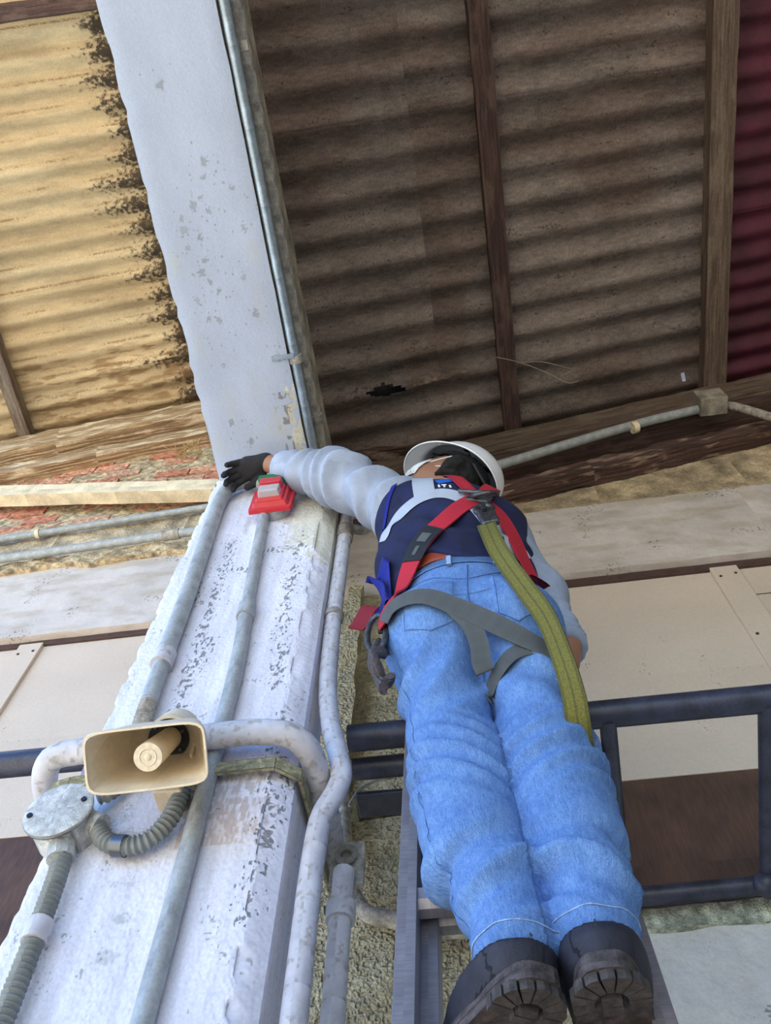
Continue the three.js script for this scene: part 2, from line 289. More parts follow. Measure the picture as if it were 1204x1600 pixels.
M.woodGrey = mat({ map: rep(woodTex([112, 95, 82], [86, 70, 60], [126, 112, 98], 111), 0.7, 3.5), bumpMap: rep(tex(256, 128, (u, v) => 255 * fbm(u * 6, v * 50, 4, 115), false), 0.7, 3.5), bumpScale: 0.005 });
M.woodRed = mat({ map: rep(woodTex([88, 64, 58], [62, 45, 43], [104, 86, 78], 121), 0.7, 3.5), bumpMap: rep(tex(256, 128, (u, v) => 255 * fbm(u * 6, v * 50, 4, 125), false), 0.7, 3.5), bumpScale: 0.004 });
M.woodRot = mat({ map: rep(woodTex([92, 66, 58], [70, 52, 48], [178, 152, 132], 131), 0.9, 3), bumpMap: rep(tex(256, 128, (u, v) => 255 * fbm(u * 8, v * 30, 4, 135), false), 0.9, 3), bumpScale: 0.01 });
M.board = mottled([224, 208, 178], 0.25, 0.6, 7, 141);
M.tie = mat({ map: rep(tex(512, 512, (u, v) => { const n = fbm(u * 8, v * 6, 4, 151), g = vn(u * 250, v * 250, 152), sp = sst(vn(u * 170, v * 170, 153) * vn(u * 14, v * 14, 154) - 0.62, 0, 0.12), k = 1 + (n - 0.5) * 0.16 + (g - 0.5) * 0.05; let c = mixc([206, 197, 192], [188, 176, 164], sst(fbm(u * 9 + 3, v * 22, 5, 155) - 0.42, 0, 0.4)); return mixc([c[0] * k, c[1] * k, c[2] * k], [120, 110, 104], sp * 0.7); }), 0.8), bumpMap: rep(tex(256, 256, (u, v) => 255 * fbm(u * 20, v * 20, 4, 156), false), 0.8), bumpScale: 0.006 });
M.render = mottled([178, 160, 132], 0.5, 0.7, 10, 161, 0.012);           // bare cement render
M.roughConcrete = mat({ map: rep(tex(512, 512, (u, v) => { const n = fbm(u * 10, v * 10, 4, 171), g = vn(u * 180, v * 180, 172), p = sst(vn(u * 80, v * 80, 173) * 0.6 + vn(u * 150, v * 150, 176) * 0.4 - 0.6, 0, 0.2), k = 1 + (n - 0.5) * 0.4 + (g - 0.5) * 0.25; return mixc([190 * k, 178 * k, 146 * k], [130, 118, 96], p * 0.5); }), 1.6), bumpMap: rep(tex(512, 512, (u, v) => 255 * (0.6 * fbm(u * 40, v * 40, 3, 174) + 0.5 * fbm(u * 120, v * 120, 2, 175) - 0.5 * sst(vn(u * 80, v * 80, 173) - 0.62, 0, 0.2)), false), 1.6), bumpScale: 0.012 });
M.whiteWall = mat({ map: rep(tex(512, 512, (u, v) => { const n = fbm(u * 6, v * 6, 4, 181), g = vn(u * 250, v * 250, 182), sp = sst(vn(u * 150, v * 150, 183) * vn(u * 11, v * 11, 184) - 0.62, 0, 0.12), k = 1 + (n - 0.5) * 0.12 + (g - 0.5) * 0.06; return mixc([208 * k, 206 * k, 204 * k], [116, 118, 108], sp * 0.8); }), 1.2), bumpMap: rep(tex(256, 256, (u, v) => 255 * fbm(u * 24, v * 24, 4, 185), false), 1.2), bumpScale: 0.006 });
M.moss = mottled([170, 174, 158], 0.6, 0.25, 10, 187, 0.008);
M.panel = mat({ map: rep(tex(512, 512, (u, v) => { const n = fbm(u * 4, v * 4, 4, 191), g = vn(u * 250, v * 250, 192), sp = 0.7 * sst(vn(u * 250, v * 250, 193) * vn(u * 13, v * 13, 194) - 0.8, 0, 0.06), k = 1 + (n - 0.5) * 0.1 + (g - 0.5) * 0.04; return mixc([208 * k, 192 * k, 177 * k], [110, 95, 86], sp); }), 0.8), roughness: 0.75 });
M.panelBrown = mat({ map: rep(tex(512, 512, (u, v) => { const n = fbm(u * 9, v * 9, 4, 201), g = vn(u * 200, v * 30, 202), k = 1 + (n - 0.5) * 0.5 + (g - 0.5) * 0.2; return [86 * k, 61 * k, 48 * k]; }), 1), roughness: 0.7 });
M.brownTrim = mottled([70, 50, 46], 0.4, 0.3, 6, 205, 0, { roughness: 0.6 });
M.brick = [[196, 134, 108], [206, 152, 126], [186, 124, 100], [186, 150, 128]].map((c, i) => mottled(c, 0.5, 0.15, 8, 211 + i * 6, 0.006, {}, 128));
M.mortar = mottled([186, 168, 138], 0.6, 0.3, 12, 241, 0.012);
M.ground = mottled([206, 190, 158], 0.3, 3, 12, 245);
M.steelBlack = mat({ map: rep(tex(256, 256, (u, v) => { const n = fbm(u * 10, v * 10, 4, 251), g = vn(u * 120, v * 120, 252), k = 1 + (n - 0.5) * 0.7 + (g - 0.5) * 0.3; return [54 * k, 56 * k, 72 * k]; }), 3), roughness: 0.42 });
M.conduit = mottled([166, 170, 172], 0.22, 0.2, 8, 255, 0, { roughness: 0.5, metalness: 0.1 }, 128);
M.galv = mottled([150, 164, 178], 0.25, 0.2, 8, 258, 0, { roughness: 0.35, metalness: 0.6 }, 128);
M.conduitOld = mottled([160, 154, 146], 0.4, 0.15, 9, 261, 0.002, {}, 128);
M.pipeWhite = mat({ map: rep(tex(256, 256, (u, v) => { const n = fbm(u * 9, v * 9, 4, 265), p = sst(fbm(u * 20, v * 20, 4, 266) - 0.52, 0, 0.25), k = 1 + (n - 0.5) * 0.2; return mixc([200 * k, 198 * k, 206 * k], [140, 130, 118], p * 0.5); }), 4), bumpMap: rep(tex(128, 128, (u, v) => 255 * fbm(u * 12, v * 12, 3, 267), false), 4), bumpScale: 0.003, roughness: 0.7 });
M.stripGreen = mottled([150, 144, 116], 0.45, 0.12, 8, 271, 0.003, {}, 128);

// ---------------------------------------------------------------- ground
{ const o = mesh('floor', bx(-30, 30, -0.2, 0, -1.85, 30, 0), M.ground); struct(o, 'pale sunlit concrete yard below the roof'); }

// ---------------------------------------------------------------- roofs
// corrugated sheet: y = a + b x + wave(z); hole(x, z) true removes a cell
function sheetGeo(x0, x1, z0, z1, a, b, pitch, phase, amp, o = {}) {
  const nx = o.nx ?? 28, nz = Math.max(4, Math.round(((z1 - z0) / pitch) * 12)), pos = [], uv = [], idx = [], T = 0.007, dy = o.dy ?? 0;
  const Y = (x, z) => a + b * x + dy + amp * Math.cos(((z + phase) / pitch) * 2 * Math.PI) + 0.012 * (vn(x * 1.3 + 5, z * 1.1, o.s ?? 0) - 0.5) + 0.003 * (vn(x * 9, z * 14, (o.s ?? 0) + 3) - 0.5);
  for (let l = 0; l < 2; l++) for (let i = 0; i <= nx; i++) for (let j = 0; j <= nz; j++) {
    const x = lerp(x0, x1, i / nx), z = lerp(z0, z1, j / nz) + (j === 0 ? 0.012 * (vn(x * 12, 1, 5) - 0.5) : 0); pos.push(x, Y(x, z) + l * T, z);
    o.uv ? uv.push(...o.uv(x, z)) : uv.push(x, z);
  }
  const N = (nx + 1) * (nz + 1), at = (l, i, j) => l * N + i * (nz + 1) + j;
  const gone = (i, j) => i < 0 || j < 0 || i >= nx || j >= nz || (o.hole && o.hole(lerp(x0, x1, (i + 0.5) / nx), lerp(z0, z1, (j + 0.5) / nz)));
  for (let i = 0; i < nx; i++) for (let j = 0; j < nz; j++) {
    if (gone(i, j)) continue;
    const a0 = at(0, i, j), b0 = at(0, i + 1, j), c0 = at(0, i + 1, j + 1), d0 = at(0, i, j + 1); idx.push(a0, b0, c0, a0, c0, d0, a0 + N, c0 + N, b0 + N, a0 + N, d0 + N, c0 + N);
    for (const [di, dj, p, q] of [[-1, 0, a0, d0], [1, 0, b0, c0], [0, -1, a0, b0], [0, 1, d0, c0]]) if (gone(i + di, j + dj)) idx.push(p, q, q + N, p, q + N, p + N);
  }
  const g = new THREE.BufferGeometry(); g.setAttribute('position', new THREE.Float32BufferAttribute(pos, 3)); g.setAttribute('uv', new THREE.Float32BufferAttribute(uv, 2)); g.setIndex(idx); g.computeVertexNormals();
  return g;
}
const RP = 0.1672, RPH = 0.05, RA = 5.905, RB = 0.244;
const roofR = group('roof_right'); struct(roofR, 'low dark corrugated roof on brown purlins above the worker');
const brk = (x, z) => { // the broken corner and the ragged hole
  const n = (vn(x * 22, z * 30, 7) - 0.5) * 0.05;
  if (Math.abs((x + 0.30) / 0.115) + Math.abs((z + 1.472 + 0.1 * (x + 0.3)) / 0.045) < 1 + n * 8) return true;
  if (Math.hypot((x - 1.40) / 0.018, (z + 1.77) / 0.022) < 1) return true;
  return false;
};
for (const [z0, z1, dy] of [[-2.0, -1.3, 0], [-1.33, -0.145, 0.009], [-0.17, 1.0, 0.018], [0.98, 2.15, 0.027], [2.13, 3.3, 0.036], [3.28, 4.6, 0.045], [4.58, 8, 0.054]])  // rear rows lie out of view, extended to darken the right bay
  mesh('roof_sheet', sheetGeo(-0.70, 1.62, z0, z1, RA, RB, RP, RPH, 0.025, { dy, s: 3 + dy * 100, hole: z0 < -1.2 ? brk : null, nx: z0 < -1.2 ? 110 : 28 }), M.sheetDark, roofR);
for (const [z0, z1, dy] of [[-2.0, -0.9, 0], [-0.93, 0.15, 0.008], [0.12, 1.2, 0.016], [1.18, 2.2, 0.024], [2.18, 3.3, 0.03], [3.28, 4.6, 0.036], [4.58, 8, 0.042]])  // likewise carried far back and right, unseen, to hold off sky light
  mesh('roof_sheet', sheetGeo(1.55, 8, z0, z1, RA + 0.025, RB, 0.1325, 0.03, 0.018, { dy, s: 20, nx: 10 }), M.sheetRed, roofR).userData.label = 'dark red metal roof sheet';
mesh('torn_flap', (() => { const g = new THREE.BoxGeometry(0.32, 0.004, 0.05, 24, 1, 6), p = g.attributes.position; for (let i = 0; i < p.count; i++) { const u = (p.getX(i) + 0.16) / 0.32, v = p.getZ(i) / 0.05 + 0.5; p.setXYZ(i, p.getX(i), p.getY(i) - 0.012 * Math.sin(u * 3) - 0.01 * v * vn(u * 8, 2, 3), p.getZ(i) * (1 - u * 0.75) + 0.01 * (vn(u * 14, 5, 4) - 0.5)); } g.computeVertexNormals(); g.rotateZ(Math.atan(RB)); g.translate(0.0, RA - 0.035, -1.445); return uvBox2(g); })(), mottled([150, 130, 116], 0.5, 0.2, 8, 551), roofR).userData.label = 'pale torn strip beside the hole in the roof';
mesh('rotted_board', roughBox(-0.56, -0.2, 5.66, 5.70, -1.83, -1.74, 0.02, 0.01, 57), M.woodRot, roofR);
mesh('repair_sheet', sheetGeo(-0.75, 0.2, -1.78, -1.2, RA + 0.1, RB, RP, RPH, 0.025, { nx: 8 }), M.sheetDark, roofR);
// purlins: run away from the wall, horizontal
const purlin = (x0, x1, ybot, h, z0, z1, m, parent, s) => mesh('purlin', timber([(x0 + x1) / 2, ybot + h / 2, z0], [(x0 + x1) / 2, ybot + h / 2, z1], h, x1 - x0, V(0, 1, 0), 0.004, s), m, parent);
purlin(0.318, 0.413, RA - 0.105 + RB * 0.365, 0.085, -1.86, 7.9, M.woodRed, roofR, 3);
purlin(1.49, 1.612, RA - 0.135 + RB * 1.55, 0.11, -1.86, 7.9, M.woodGrey, roofR, 9);
purlin(2.7, 2.8, RA - 0.12 + RB * 2.75, 0.09, -1.86, 7.9, M.woodRed, roofR, 12);
purlin(4.0, 4.1, RA - 0.12 + RB * 4.05, 0.09, -1.86, 7.9, M.woodRed, roofR, 15);
// left bay, higher
const LA = 7.72, LB = 0.24;
const roofL = group('roof_left'); struct(roofL, 'high pale corrugated roof left of the concrete beam');
const luv = (x, z) => [(x + 3.6) / 3, (z + 2) / 3.25];
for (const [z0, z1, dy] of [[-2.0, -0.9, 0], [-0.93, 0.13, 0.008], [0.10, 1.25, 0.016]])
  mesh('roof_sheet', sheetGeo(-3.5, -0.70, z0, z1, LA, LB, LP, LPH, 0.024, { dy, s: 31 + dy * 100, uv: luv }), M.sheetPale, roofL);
purlin(-2.96, -2.876, LA - 0.11 - LB * 2.92, 0.085, -1.84, 1.2, M.woodGrey, roofL, 21);
mesh('rafter', timber([-3.5, LA - 0.12 - LB * 3.5, 0.665], [-0.75, LA - 0.12 - LB * 0.75, 0.665], 0.09, 0.09, V(0, 1, 0), 0.003, 25), M.woodRed, roofL).userData.label = 'red-brown rafter under the pale roof';
// unseen strip above the beam, added to block light; closes the roof step
{ const o = mesh('added_wall_clerestory', roughBox(-0.745, -0.665, 4.42, 7.55, -2.0, 3.0, 0.12, 0.004, 3), M.render); struct(o, 'added unseen strip wall between low and high roof, blocks light'); }

// ---------------------------------------------------------------- concrete beam and column
// prism strips: section points (x, z), swept along one axis with roughened edges
{
  const x0 = -0.753, x1 = -0.45, g = [];
  const zN = 150, mk = (fn, nu, z0, z1, uvf) => { const pos = [], uv = [], idx = []; for (let i = 0; i <= nu; i++) for (let j = 0; j <= zN; j++) { const [x, y, z] = fn(i / nu, lerp(z0, z1, j / zN)); pos.push(x, y, z); uv.push(...uvf(x, y, z)); } for (let i = 0; i < nu; i++) for (let j = 0; j < zN; j++) { const a = i * (zN + 1) + j; idx.push(a, a + zN + 1, a + 1, a + 1, a + zN + 1, a + zN + 2); } const q = new THREE.BufferGeometry(); q.setAttribute('position', new THREE.Float32BufferAttribute(pos, 3)); q.setAttribute('uv', new THREE.Float32BufferAttribute(uv, 2)); q.setIndex(idx); q.computeVertexNormals(); return q; };
  const eL = (z) => x0 + 0.004 * (vn(z * 16, 1, 9) - 0.5) + 0.006 * sst(vn(z * 30, 2, 9) - 0.72, 0, 0.1), eR = (z) => x1 + 0.003 * (vn(z * 12, 3, 9) - 0.5);
  const bm = group('beam'); struct(bm, 'white painted concrete beam running overhead from the column');
  const soffit = mk((t, z) => [lerp(eL(z), eR(z), t), 3.95 + 0.0015 * (vn(t * 9, z * 20, 4) - 0.5) + ((t < 0.01 || t > 0.99) ? 0.004 : 0), z], 14, -1.45, 3.0, (x, y, z) => [(x + 0.78) / 0.36, (z + 1.2) / 1.8]);
  mesh('beam_soffit', soffit, M.beam, bm);
  const left = mk((t, z) => [eL(z), 3.954 + t * 0.466, z], 2, -1.45, 3.0, (x, y, z) => [z, y]); mesh('beam_side', left, M.beamSide, bm);
  const right = mk((t, z) => [eR(z) + 0.01 * t + 0.006 * (vn(t * 6, z * 9, 6) - 0.5) * (t > 0 ? 1 : 0), 3.954 + t * 0.466, z], 8, -1.45, 3.0, (x, y, z) => [z, y]); mesh('beam_side', right, M.beamSide, bm);
  mesh('beam_top', bx(x0 + 0.004, x1 - 0.004, 4.36, 4.42, -1.45, 3.0, 0), M.beamSide, bm);
}
{
  // section anticlockwise from the back left; front face at z = -1.07, chamfer at the right front corner
  const S = [[-0.745, -1.30], [-0.772, -1.27], [-0.772, -1.082], [-0.764, -1.07], [-0.378, -1.07], [-0.348, -1.098], [-0.348, -1.225], [-0.37, -1.245]];
  const y0 = 0, y1 = 3.95, ny = 240, parts = { front: [], side: [] };
  const disp = (x, y, z, edge) => { const e = edge ? 0.003 * vn(y * 9, edge, 13) + 0.007 * sst(vn(y * 38, edge, 13) - 0.6, 0, 0.12) + 0.003 * vn(y * 110, edge, 14) : 0; return [x + (edge < 0 ? e : -e) * (Math.abs(edge) > 1.5 ? 1 : 0.3), y, z - e * 0.5 + 0.004 * (vn3(x * 9, y * 7, z * 9, 15) - 0.5)]; };
  const col = group('column'); struct(col, 'white painted concrete column with chipped plaster');
  for (let k = 1; k < S.length; k++) {
    const [ax, az] = S[k - 1], [bx_, bz] = S[k], nu = k === 4 ? 40 : k === 6 ? 10 : 3, pos = [], uv = [], idx = [];
    const edge = [0, 0, 2, 2, 0, 0, 0, 0];
    for (let i = 0; i <= nu; i++) for (let j = 0; j <= ny; j++) {
      const t = i / nu, y = lerp(1.2, y1, j / ny), x = lerp(ax, bx_, t), z = lerp(az, bz, t);
      const ed = (k <= 4 && x < -0.76) ? -2 : (k === 4 && t > 0.99) || (k === 5 && t < 0.01) ? 3 : 0;
      const [X, Y, Z] = disp(x, y, z, ed); pos.push(X, Y, Z); uv.push((x + 0.79 + (k === 6 ? (-1.098 - z) : 0)) / 0.5, (y - 2) / 2);
    }
    for (let i = 0; i < nu; i++) for (let j = 0; j < ny; j++) { const a = i * (ny + 1) + j; idx.push(a, a + ny + 1, a + 1, a + 1, a + ny + 1, a + ny + 2); }
    const g = new THREE.BufferGeometry(); g.setAttribute('position', new THREE.Float32BufferAttribute(pos, 3)); g.setAttribute('uv', new THREE.Float32BufferAttribute(uv, 2)); g.setIndex(idx); g.computeVertexNormals();
    mesh(k === 4 ? 'column_front' : k === 5 ? 'chamfer' : 'column_side', g, M.column, col);
  }
  mesh('column_foot', bx(-0.772, -0.348, 0, 1.21, -1.25, -1.07, 0.006), M.column, col);
  mesh('column_top', bx(-0.768, -0.352, 3.93, 3.952, -1.24, -1.075, 0.004), M.beamSide, col);
}

// ---------------------------------------------------------------- gable wall
// unseen end wall and rear lintel, added to block light and darken the bay
struct(mesh('added_wall_right', bx(4.3, 4.5, 0, 7.2, -2.1, 8.0, 0), M.render), 'added unseen end wall that keeps light off the right bay');
struct(mesh('added_wall_lintel', bx(-0.62, 4.3, 4.6, 7.2, 6.0, 6.2, 0), M.render), 'added unseen lintel behind the camera that darkens the right bay');
const wall = group('wall_back'); struct(wall, 'gable wall behind the worker with tie beam, panels and white plaster');
mesh('white_plaster', roughBox(0.14, 5.2, 0, 2.80, -2.1, -1.85, 0.06, 0.003, 21), M.whiteWall, wall).userData.label = 'white plastered lower wall';
mesh('moss_ledge', roughBox(0.14, 5.2, 2.785, 2.842, -2.1, -1.838, 0.025, 0.006, 22), M.moss, wall).userData.label = 'green mossy top edge of the white wall';
// rough concrete pier right of the column, with a dark slot
const pier = (x0, x1, y0, y1, z1, s) => mesh('rough_concrete', roughBox(x0, x1, y0, y1, -2.1, z1, 0.03, 0.006, s), M.roughConcrete, wall);
pier(-0.76, 0.16, 0, 3.2, -1.85, 31); pier(-0.40, -0.13, 3.295, 3.37, -1.83, 32); pier(-0.76, -0.13, 3.36, 4.4, -1.85, 33); pier(-0.76, -0.40, 3.19, 3.37, -1.85, 34);
mesh('slot_back', bx(-0.42, -0.12, 3.18, 3.31, -2.1, -2.02, 0), M.roughConcrete, wall);
mesh('pier_edge', roughBox(-0.47, -0.415, 3.1, 4.4, -1.86, -1.8, 0.03, 0.006, 35), M.roughConcrete, wall);
// boarded panels, cream above brown, battens over the joints
const panels = [[-3.6, -1.83], [-1.83, -0.76], [-0.13, 1.006], [1.006, 2.22], [2.22, 3.44], [3.44, 5.2]];
for (const [a, b] of panels) {
  mesh('wall_panel', bx(a + 0.002, b - 0.002, 3.298, 4.42, -1.91, -1.885, 0.002), M.panel, wall);
  mesh('brown_panel', bx(a + 0.002, b - 0.002, 2.4, 3.298, -1.912, -1.887, 0.002), M.panelBrown, wall).userData.label = 'brown painted lower panel';
}
for (const x of [-1.832, 1.006, 2.22, 3.44]) { const b = mesh('batten', bx(x - 0.052, x + 0.052, 3.3, 4.345, -1.886, -1.868, 0.003), M.panel, wall); for (const y of [4.28, 3.9, 3.5]) for (const d of [-0.03, 0.03]) mesh('nail_head', new THREE.CylinderGeometry(0.006, 0.006, 0.004, 8).rotateX(Math.PI / 2).translate(x + d, y + d * 0.2, -1.867), M.brownTrim, b); }
mesh('panel_joint', bx(1.06, 2.17, 4.15, 4.153, -1.886, -1.883, 0), M.brownTrim, wall);
mesh('recess_shade_trim', bx(-3.6, 5.2, 4.335, 4.385, -1.92, -1.872, 0.003), M.brownTrim, wall).userData.label = 'dark trim strip painted as the recess shadow under the tie beam';  // trim whose dark colour also stands for the recess shadow
mesh('white_plaster', bx(-3.6, -0.76, 0, 2.4, -2.1, -1.86, 0), M.whiteWall, wall);
// tie beam: pale face, ragged upper edge on the left
mesh('tie_beam', roughBox(-0.8, 5.2, 4.378, 4.93, -2.1, -1.84, 0.05, 0.003, 41), M.tie, wall).userData.label = 'pale concrete tie beam';
mesh('tie_beam', roughBox(-3.6, -0.8, 4.365, 4.93, -2.1, -1.84, 0.05, 0.003, 42), M.tie, wall).userData.label = 'pale concrete tie beam with broken upper edge';
{ // broken lip of render along the left tie beam
  const g = roughBox(-3.4, -0.79, 4.915, 4.985, -1.88, -1.805, 0.0125, 0.012, 45, 20), p = g.attributes.position;
  for (let i = 0; i < p.count; i++) p.setY(i, p.getY(i) + 0.05 * (fbm(p.getX(i) * 4, 1, 3, 46) - 0.5) + 0.025 * (p.getX(i) + 2) * 0.5);
  g.computeVertexNormals(); mesh('broken_lip', g, M.mortar, wall).userData.label = 'crumbled cement lip';
}
mesh('render_band', roughBox(-0.65, 5.2, 4.92, 6.9, -2.15, -1.955, 0.06, 0.006, 43), M.render, wall).userData.label = 'bare cement band under the rafters';
mesh('render_ledge', roughBox(-3.6, -0.6, 4.92, 5.5, -2.15, -1.88, 0.05, 0.008, 44), M.render, wall).userData.label = 'bare cement ledge behind the conduits';
mesh('mortar_bed', roughBox(-3.6, -0.6, 5.45, 7.3, -2.15, -1.955, 0.04, 0.008, 48), M.mortar, wall).userData.label = 'mortar between the bricks';
{ // bricks of the left gable, one by one
  const bw = 0.215, bh = 0.088, gaps = [0.012, 0.02], V3 = M.brick.map((m, i) => m);
  const geos = [0, 1, 2, 3].map((s) => { const g = new THREE.BoxGeometry(bw, bh, 0.06, 5, 3, 2), p = g.attributes.position; for (let i = 0; i < p.count; i++) { const e = (k) => 0.006 * (vn3(p.getX(i) * 30, p.getY(i) * 40, p.getZ(i) * 40, s * 5 + k) - 0.5) * 2; p.setXYZ(i, p.getX(i) + e(0), p.getY(i) + e(1), p.getZ(i) + e(2)); } g.computeVertexNormals(); return uvBox2(g); });
  for (let r = 0; r < 12; r++) { const y = 5.56 + r * (bh + gaps[1]); if (y > 6.75) break; for (let c = 0; c < 12; c++) { const x = -3.3 + c * (bw + gaps[0]) + (r % 2) * 0.11; if (x > -0.85 || rnd() < 0.12) continue; const b = mesh('brick', geos[(rnd() * 4) | 0], V3[(rnd() * 4) | 0], wall); b.position.set(x + rr(-0.004, 0.004), y + rr(-0.003, 0.003), -1.955 - 0.026 + rr(-0.012, 0.012)); b.rotation.z = rr(-0.012, 0.012); } }
}

// ---------------------------------------------------------------- rafters, boards and conduits along the gable
function timberThing(name, label, parent, a, b, h, w, m, rough, s, up = V(0, 1, 0)) { const o = mesh(name, timber(a, b, h, w, up, rough, s, 0.02), m, parent); o.userData.label = label; return o; }
// right bay: front faces at z = -1.80
timberThing('rafter', 'grey weathered rafter carrying the purlin ends', roofR, [-0.62, 5.495, -1.865], [5.2, 6.915, -1.865], 0.22, 0.13, M.woodGrey, 0.006, 41);
timberThing('batten', 'red-brown batten under the grey rafter', roofR, [-0.62, 5.325, -1.885], [5.2, 6.745, -1.885], 0.07, 0.13, M.woodRed, 0.004, 43);
timberThing('rotten_plank', 'rotten dark plank with pale torn patches', roofR, [-0.62, 5.075, -1.905], [5.2, 6.5, -1.905], 0.1, 0.09, M.woodRot, 0.012, 47);
// left bay
timberThing('rafter', 'pale peeling rafter', roofL, [-3.4, 6.605, -1.87], [-0.76, 7.215, -1.87], 0.27, 0.14, M.woodPale, 0.012, 51);
timberThing('plank', 'split brown plank under the pale rafter', roofL, [-3.4, 6.33, -1.91], [-0.76, 6.835, -1.91], 0.12, 0.1, M.woodPale, 0.01, 55);
timberThing('pale_board', 'long cream painted board crossing the bricks', wall, [-3.3, 6.115, -1.86], [-0.9, 5.58, -1.86], 0.13, 0.075, M.board, 0.003, 59);
{
  const a = tag(group('conduit'), 'upper thin grey conduit across the left gable ledge', 'conduit'), A = [-3.4, 5.262, -1.845], B = [-0.8, 5.47, -1.845];
  mesh('tube', rod(A, B, 0.019), M.conduit, a); mesh('clip', ringAt(A, B, 0.46, 0.02, 0.025), M.board, a); mesh('clip', ringAt(A, B, 0.86, 0.03, 0.024), M.conduitOld, a);
  const b = tag(group('conduit'), 'lower thick grey conduit above the broken tie beam edge on the left', 'conduit'), C = [-3.4, 4.92, -1.775], D = [-0.8, 5.045, -1.775];
  mesh('tube', rod(C, D, 0.022), M.conduit, b); mesh('coupling', ringAt(C, D, 0.78, 0.08, 0.027), M.conduitOld, b);
}
{
  const a = tag(group('conduit'), 'grey painted conduit on the right rafter with square box', 'conduit');
  mesh('tube', pipe([[-0.1, 5.215, -1.775], [0.207, 5.337, -1.775], [1.008, 5.654, -1.775], [1.372, 5.752, -1.775]], 0.025), M.conduit, a);
  mesh('clip', ringAt([0.207, 5.337, -1.775], [1.368, 5.752, -1.775], 0.655, 0.03, 0.031), M.board, a);
  mesh('tube', pipe([[1.44, 5.77, -1.775], [1.50, 5.735, -1.775], [1.626, 5.523, -1.775], [1.9, 5.1, -1.79]], 0.022), M.conduitOld, a);
  mesh('box', bx(1.33, 1.47, 5.69, 5.83, -1.80, -1.70, 0.006), M.beamSide, a).userData.label = 'square grey junction box';
  const b = mesh('conduit', pipe([[0.3, 5.60, -1.94], [0.667, 5.62, -1.94], [1.667, 5.60, -1.94], [2.6, 5.58, -1.94]], 0.012), M.conduit); tag(b, 'thin dark conduit in the shadow under the right rafter', 'conduit');
}
// dry grass of a nest at the end of the left rafter
{ const g = []; for (let i = 0; i < 34; i++) { const c = V(-1.62 + rr(-0.13, 0.07), 6.42 + rr(-0.06, 0.07), -1.93), d = V(rr(-1, 1), rr(-1, 1), rr(0, 0.9)).multiplyScalar(rr(0.05, 0.13)); g.push(sweep(curvePts([c, c.clone().addScaledVector(d, 0.5).add(V(0, rr(-0.02, 0.02), 0)), c.clone().add(d)], 0.03), 0.0025, 4)); } const o = mesh('dry_grass', merge(g), mat({ color: 0xb79a68 })); tag(o, 'tuft of dry nest grass beside the beam on the left', 'grass'); o.userData.kind = 'stuff'; }
// loose wire strands hanging from the purlin
{ const o = mesh('loose_wire', merge([pipe([[0.30, 5.80, -1.36], [0.42, 5.78, -1.40], [0.55, 5.70, -1.45], [0.64, 5.62, -1.49], [0.70, 5.66, -1.50]], 0.0025, 5), pipe([[0.42, 5.78, -1.40], [0.53, 5.74, -1.40], [0.66, 5.70, -1.44], [0.70, 5.74, -1.46], [0.62, 5.72, -1.48]], 0.0022, 5)]), mat({ color: 0x9a8f80 })); tag(o, 'thin pale wire hanging in loops from the middle purlin', 'wire'); }
// conduits on the right flank of the beam
{
  const a = tag(group('conduit'), 'blue-grey steel conduit along the right edge of the concrete beam', 'conduit'), A = [-0.432, 3.968, -1.06], B = [-0.432, 3.968, 3.0];
  mesh('tube', rod(A, B, 0.0155), M.galv, a); mesh('coupling', ringAt(A, B, 0.087, 0.025, 0.021), M.conduitOld, a); mesh('clip', bx(-0.448, -0.395, 3.985, 4.0, 0.125, 0.15, 0.002), M.conduitOld, a);
  mesh('clip', bx(-0.50, -0.43, 3.946, 3.952, -0.70, -0.685, 0.001), M.galv, a);
  const b = tag(group('conduit'), 'old stained conduit beside the blue-grey one on the beam', 'conduit');
  mesh('tube', sweep(curvePts(pts([[-0.428, 4.09, 3.0], [-0.43, 4.085, 1], [-0.424, 4.08, 0], [-0.43, 4.09, -0.6], [-0.425, 4.09, -1.06]]), 0.05), 0.02, 12), M.conduitOld, b); mesh('clip', ringAt([-0.425, 4.09, -0.6], [-0.425, 4.09, -1.06], 0.75, 0.02, 0.026), M.conduitOld, b);
}
// ---------------------------------------------------------------- on the column front
{ // left conduit from the alarm down to the round box
  const a = tag(group('conduit'), 'grey conduit bending at the column top and running down behind the horn', 'conduit');
  mesh('tube', pipe([[-0.565, 3.80, -1.045], [-0.62, 3.845, -1.04], [-0.685, 3.83, -1.043], [-0.703, 3.74, -1.047], [-0.70, 3.6, -1.048], [-0.682, 3.2, -1.048], [-0.676, 2.94, -1.048]], 0.021), M.conduit, a);
  mesh('coupling', rod([-0.676, 2.975, -1.048], [-0.675, 2.93, -1.048], 0.025), M.pipeWhite, a);
  mesh('tube', rod([-0.675, 2.95, -1.048], [-0.668, 2.80, -1.048], 0.018), M.conduit, a);
  mesh('flexible_hose', sweep(curvePts(pts([[-0.668, 2.81, -1.048], [-0.66, 2.70, -1.046], [-0.655, 2.60, -1.045], [-0.672, 2.555, -1.04], [-0.685, 2.545, -1.035]]), 0.002), (s) => 0.017 + 0.0024 * Math.sin((s / 0.009) * 2 * Math.PI), 12), M.conduitOld, a);
}
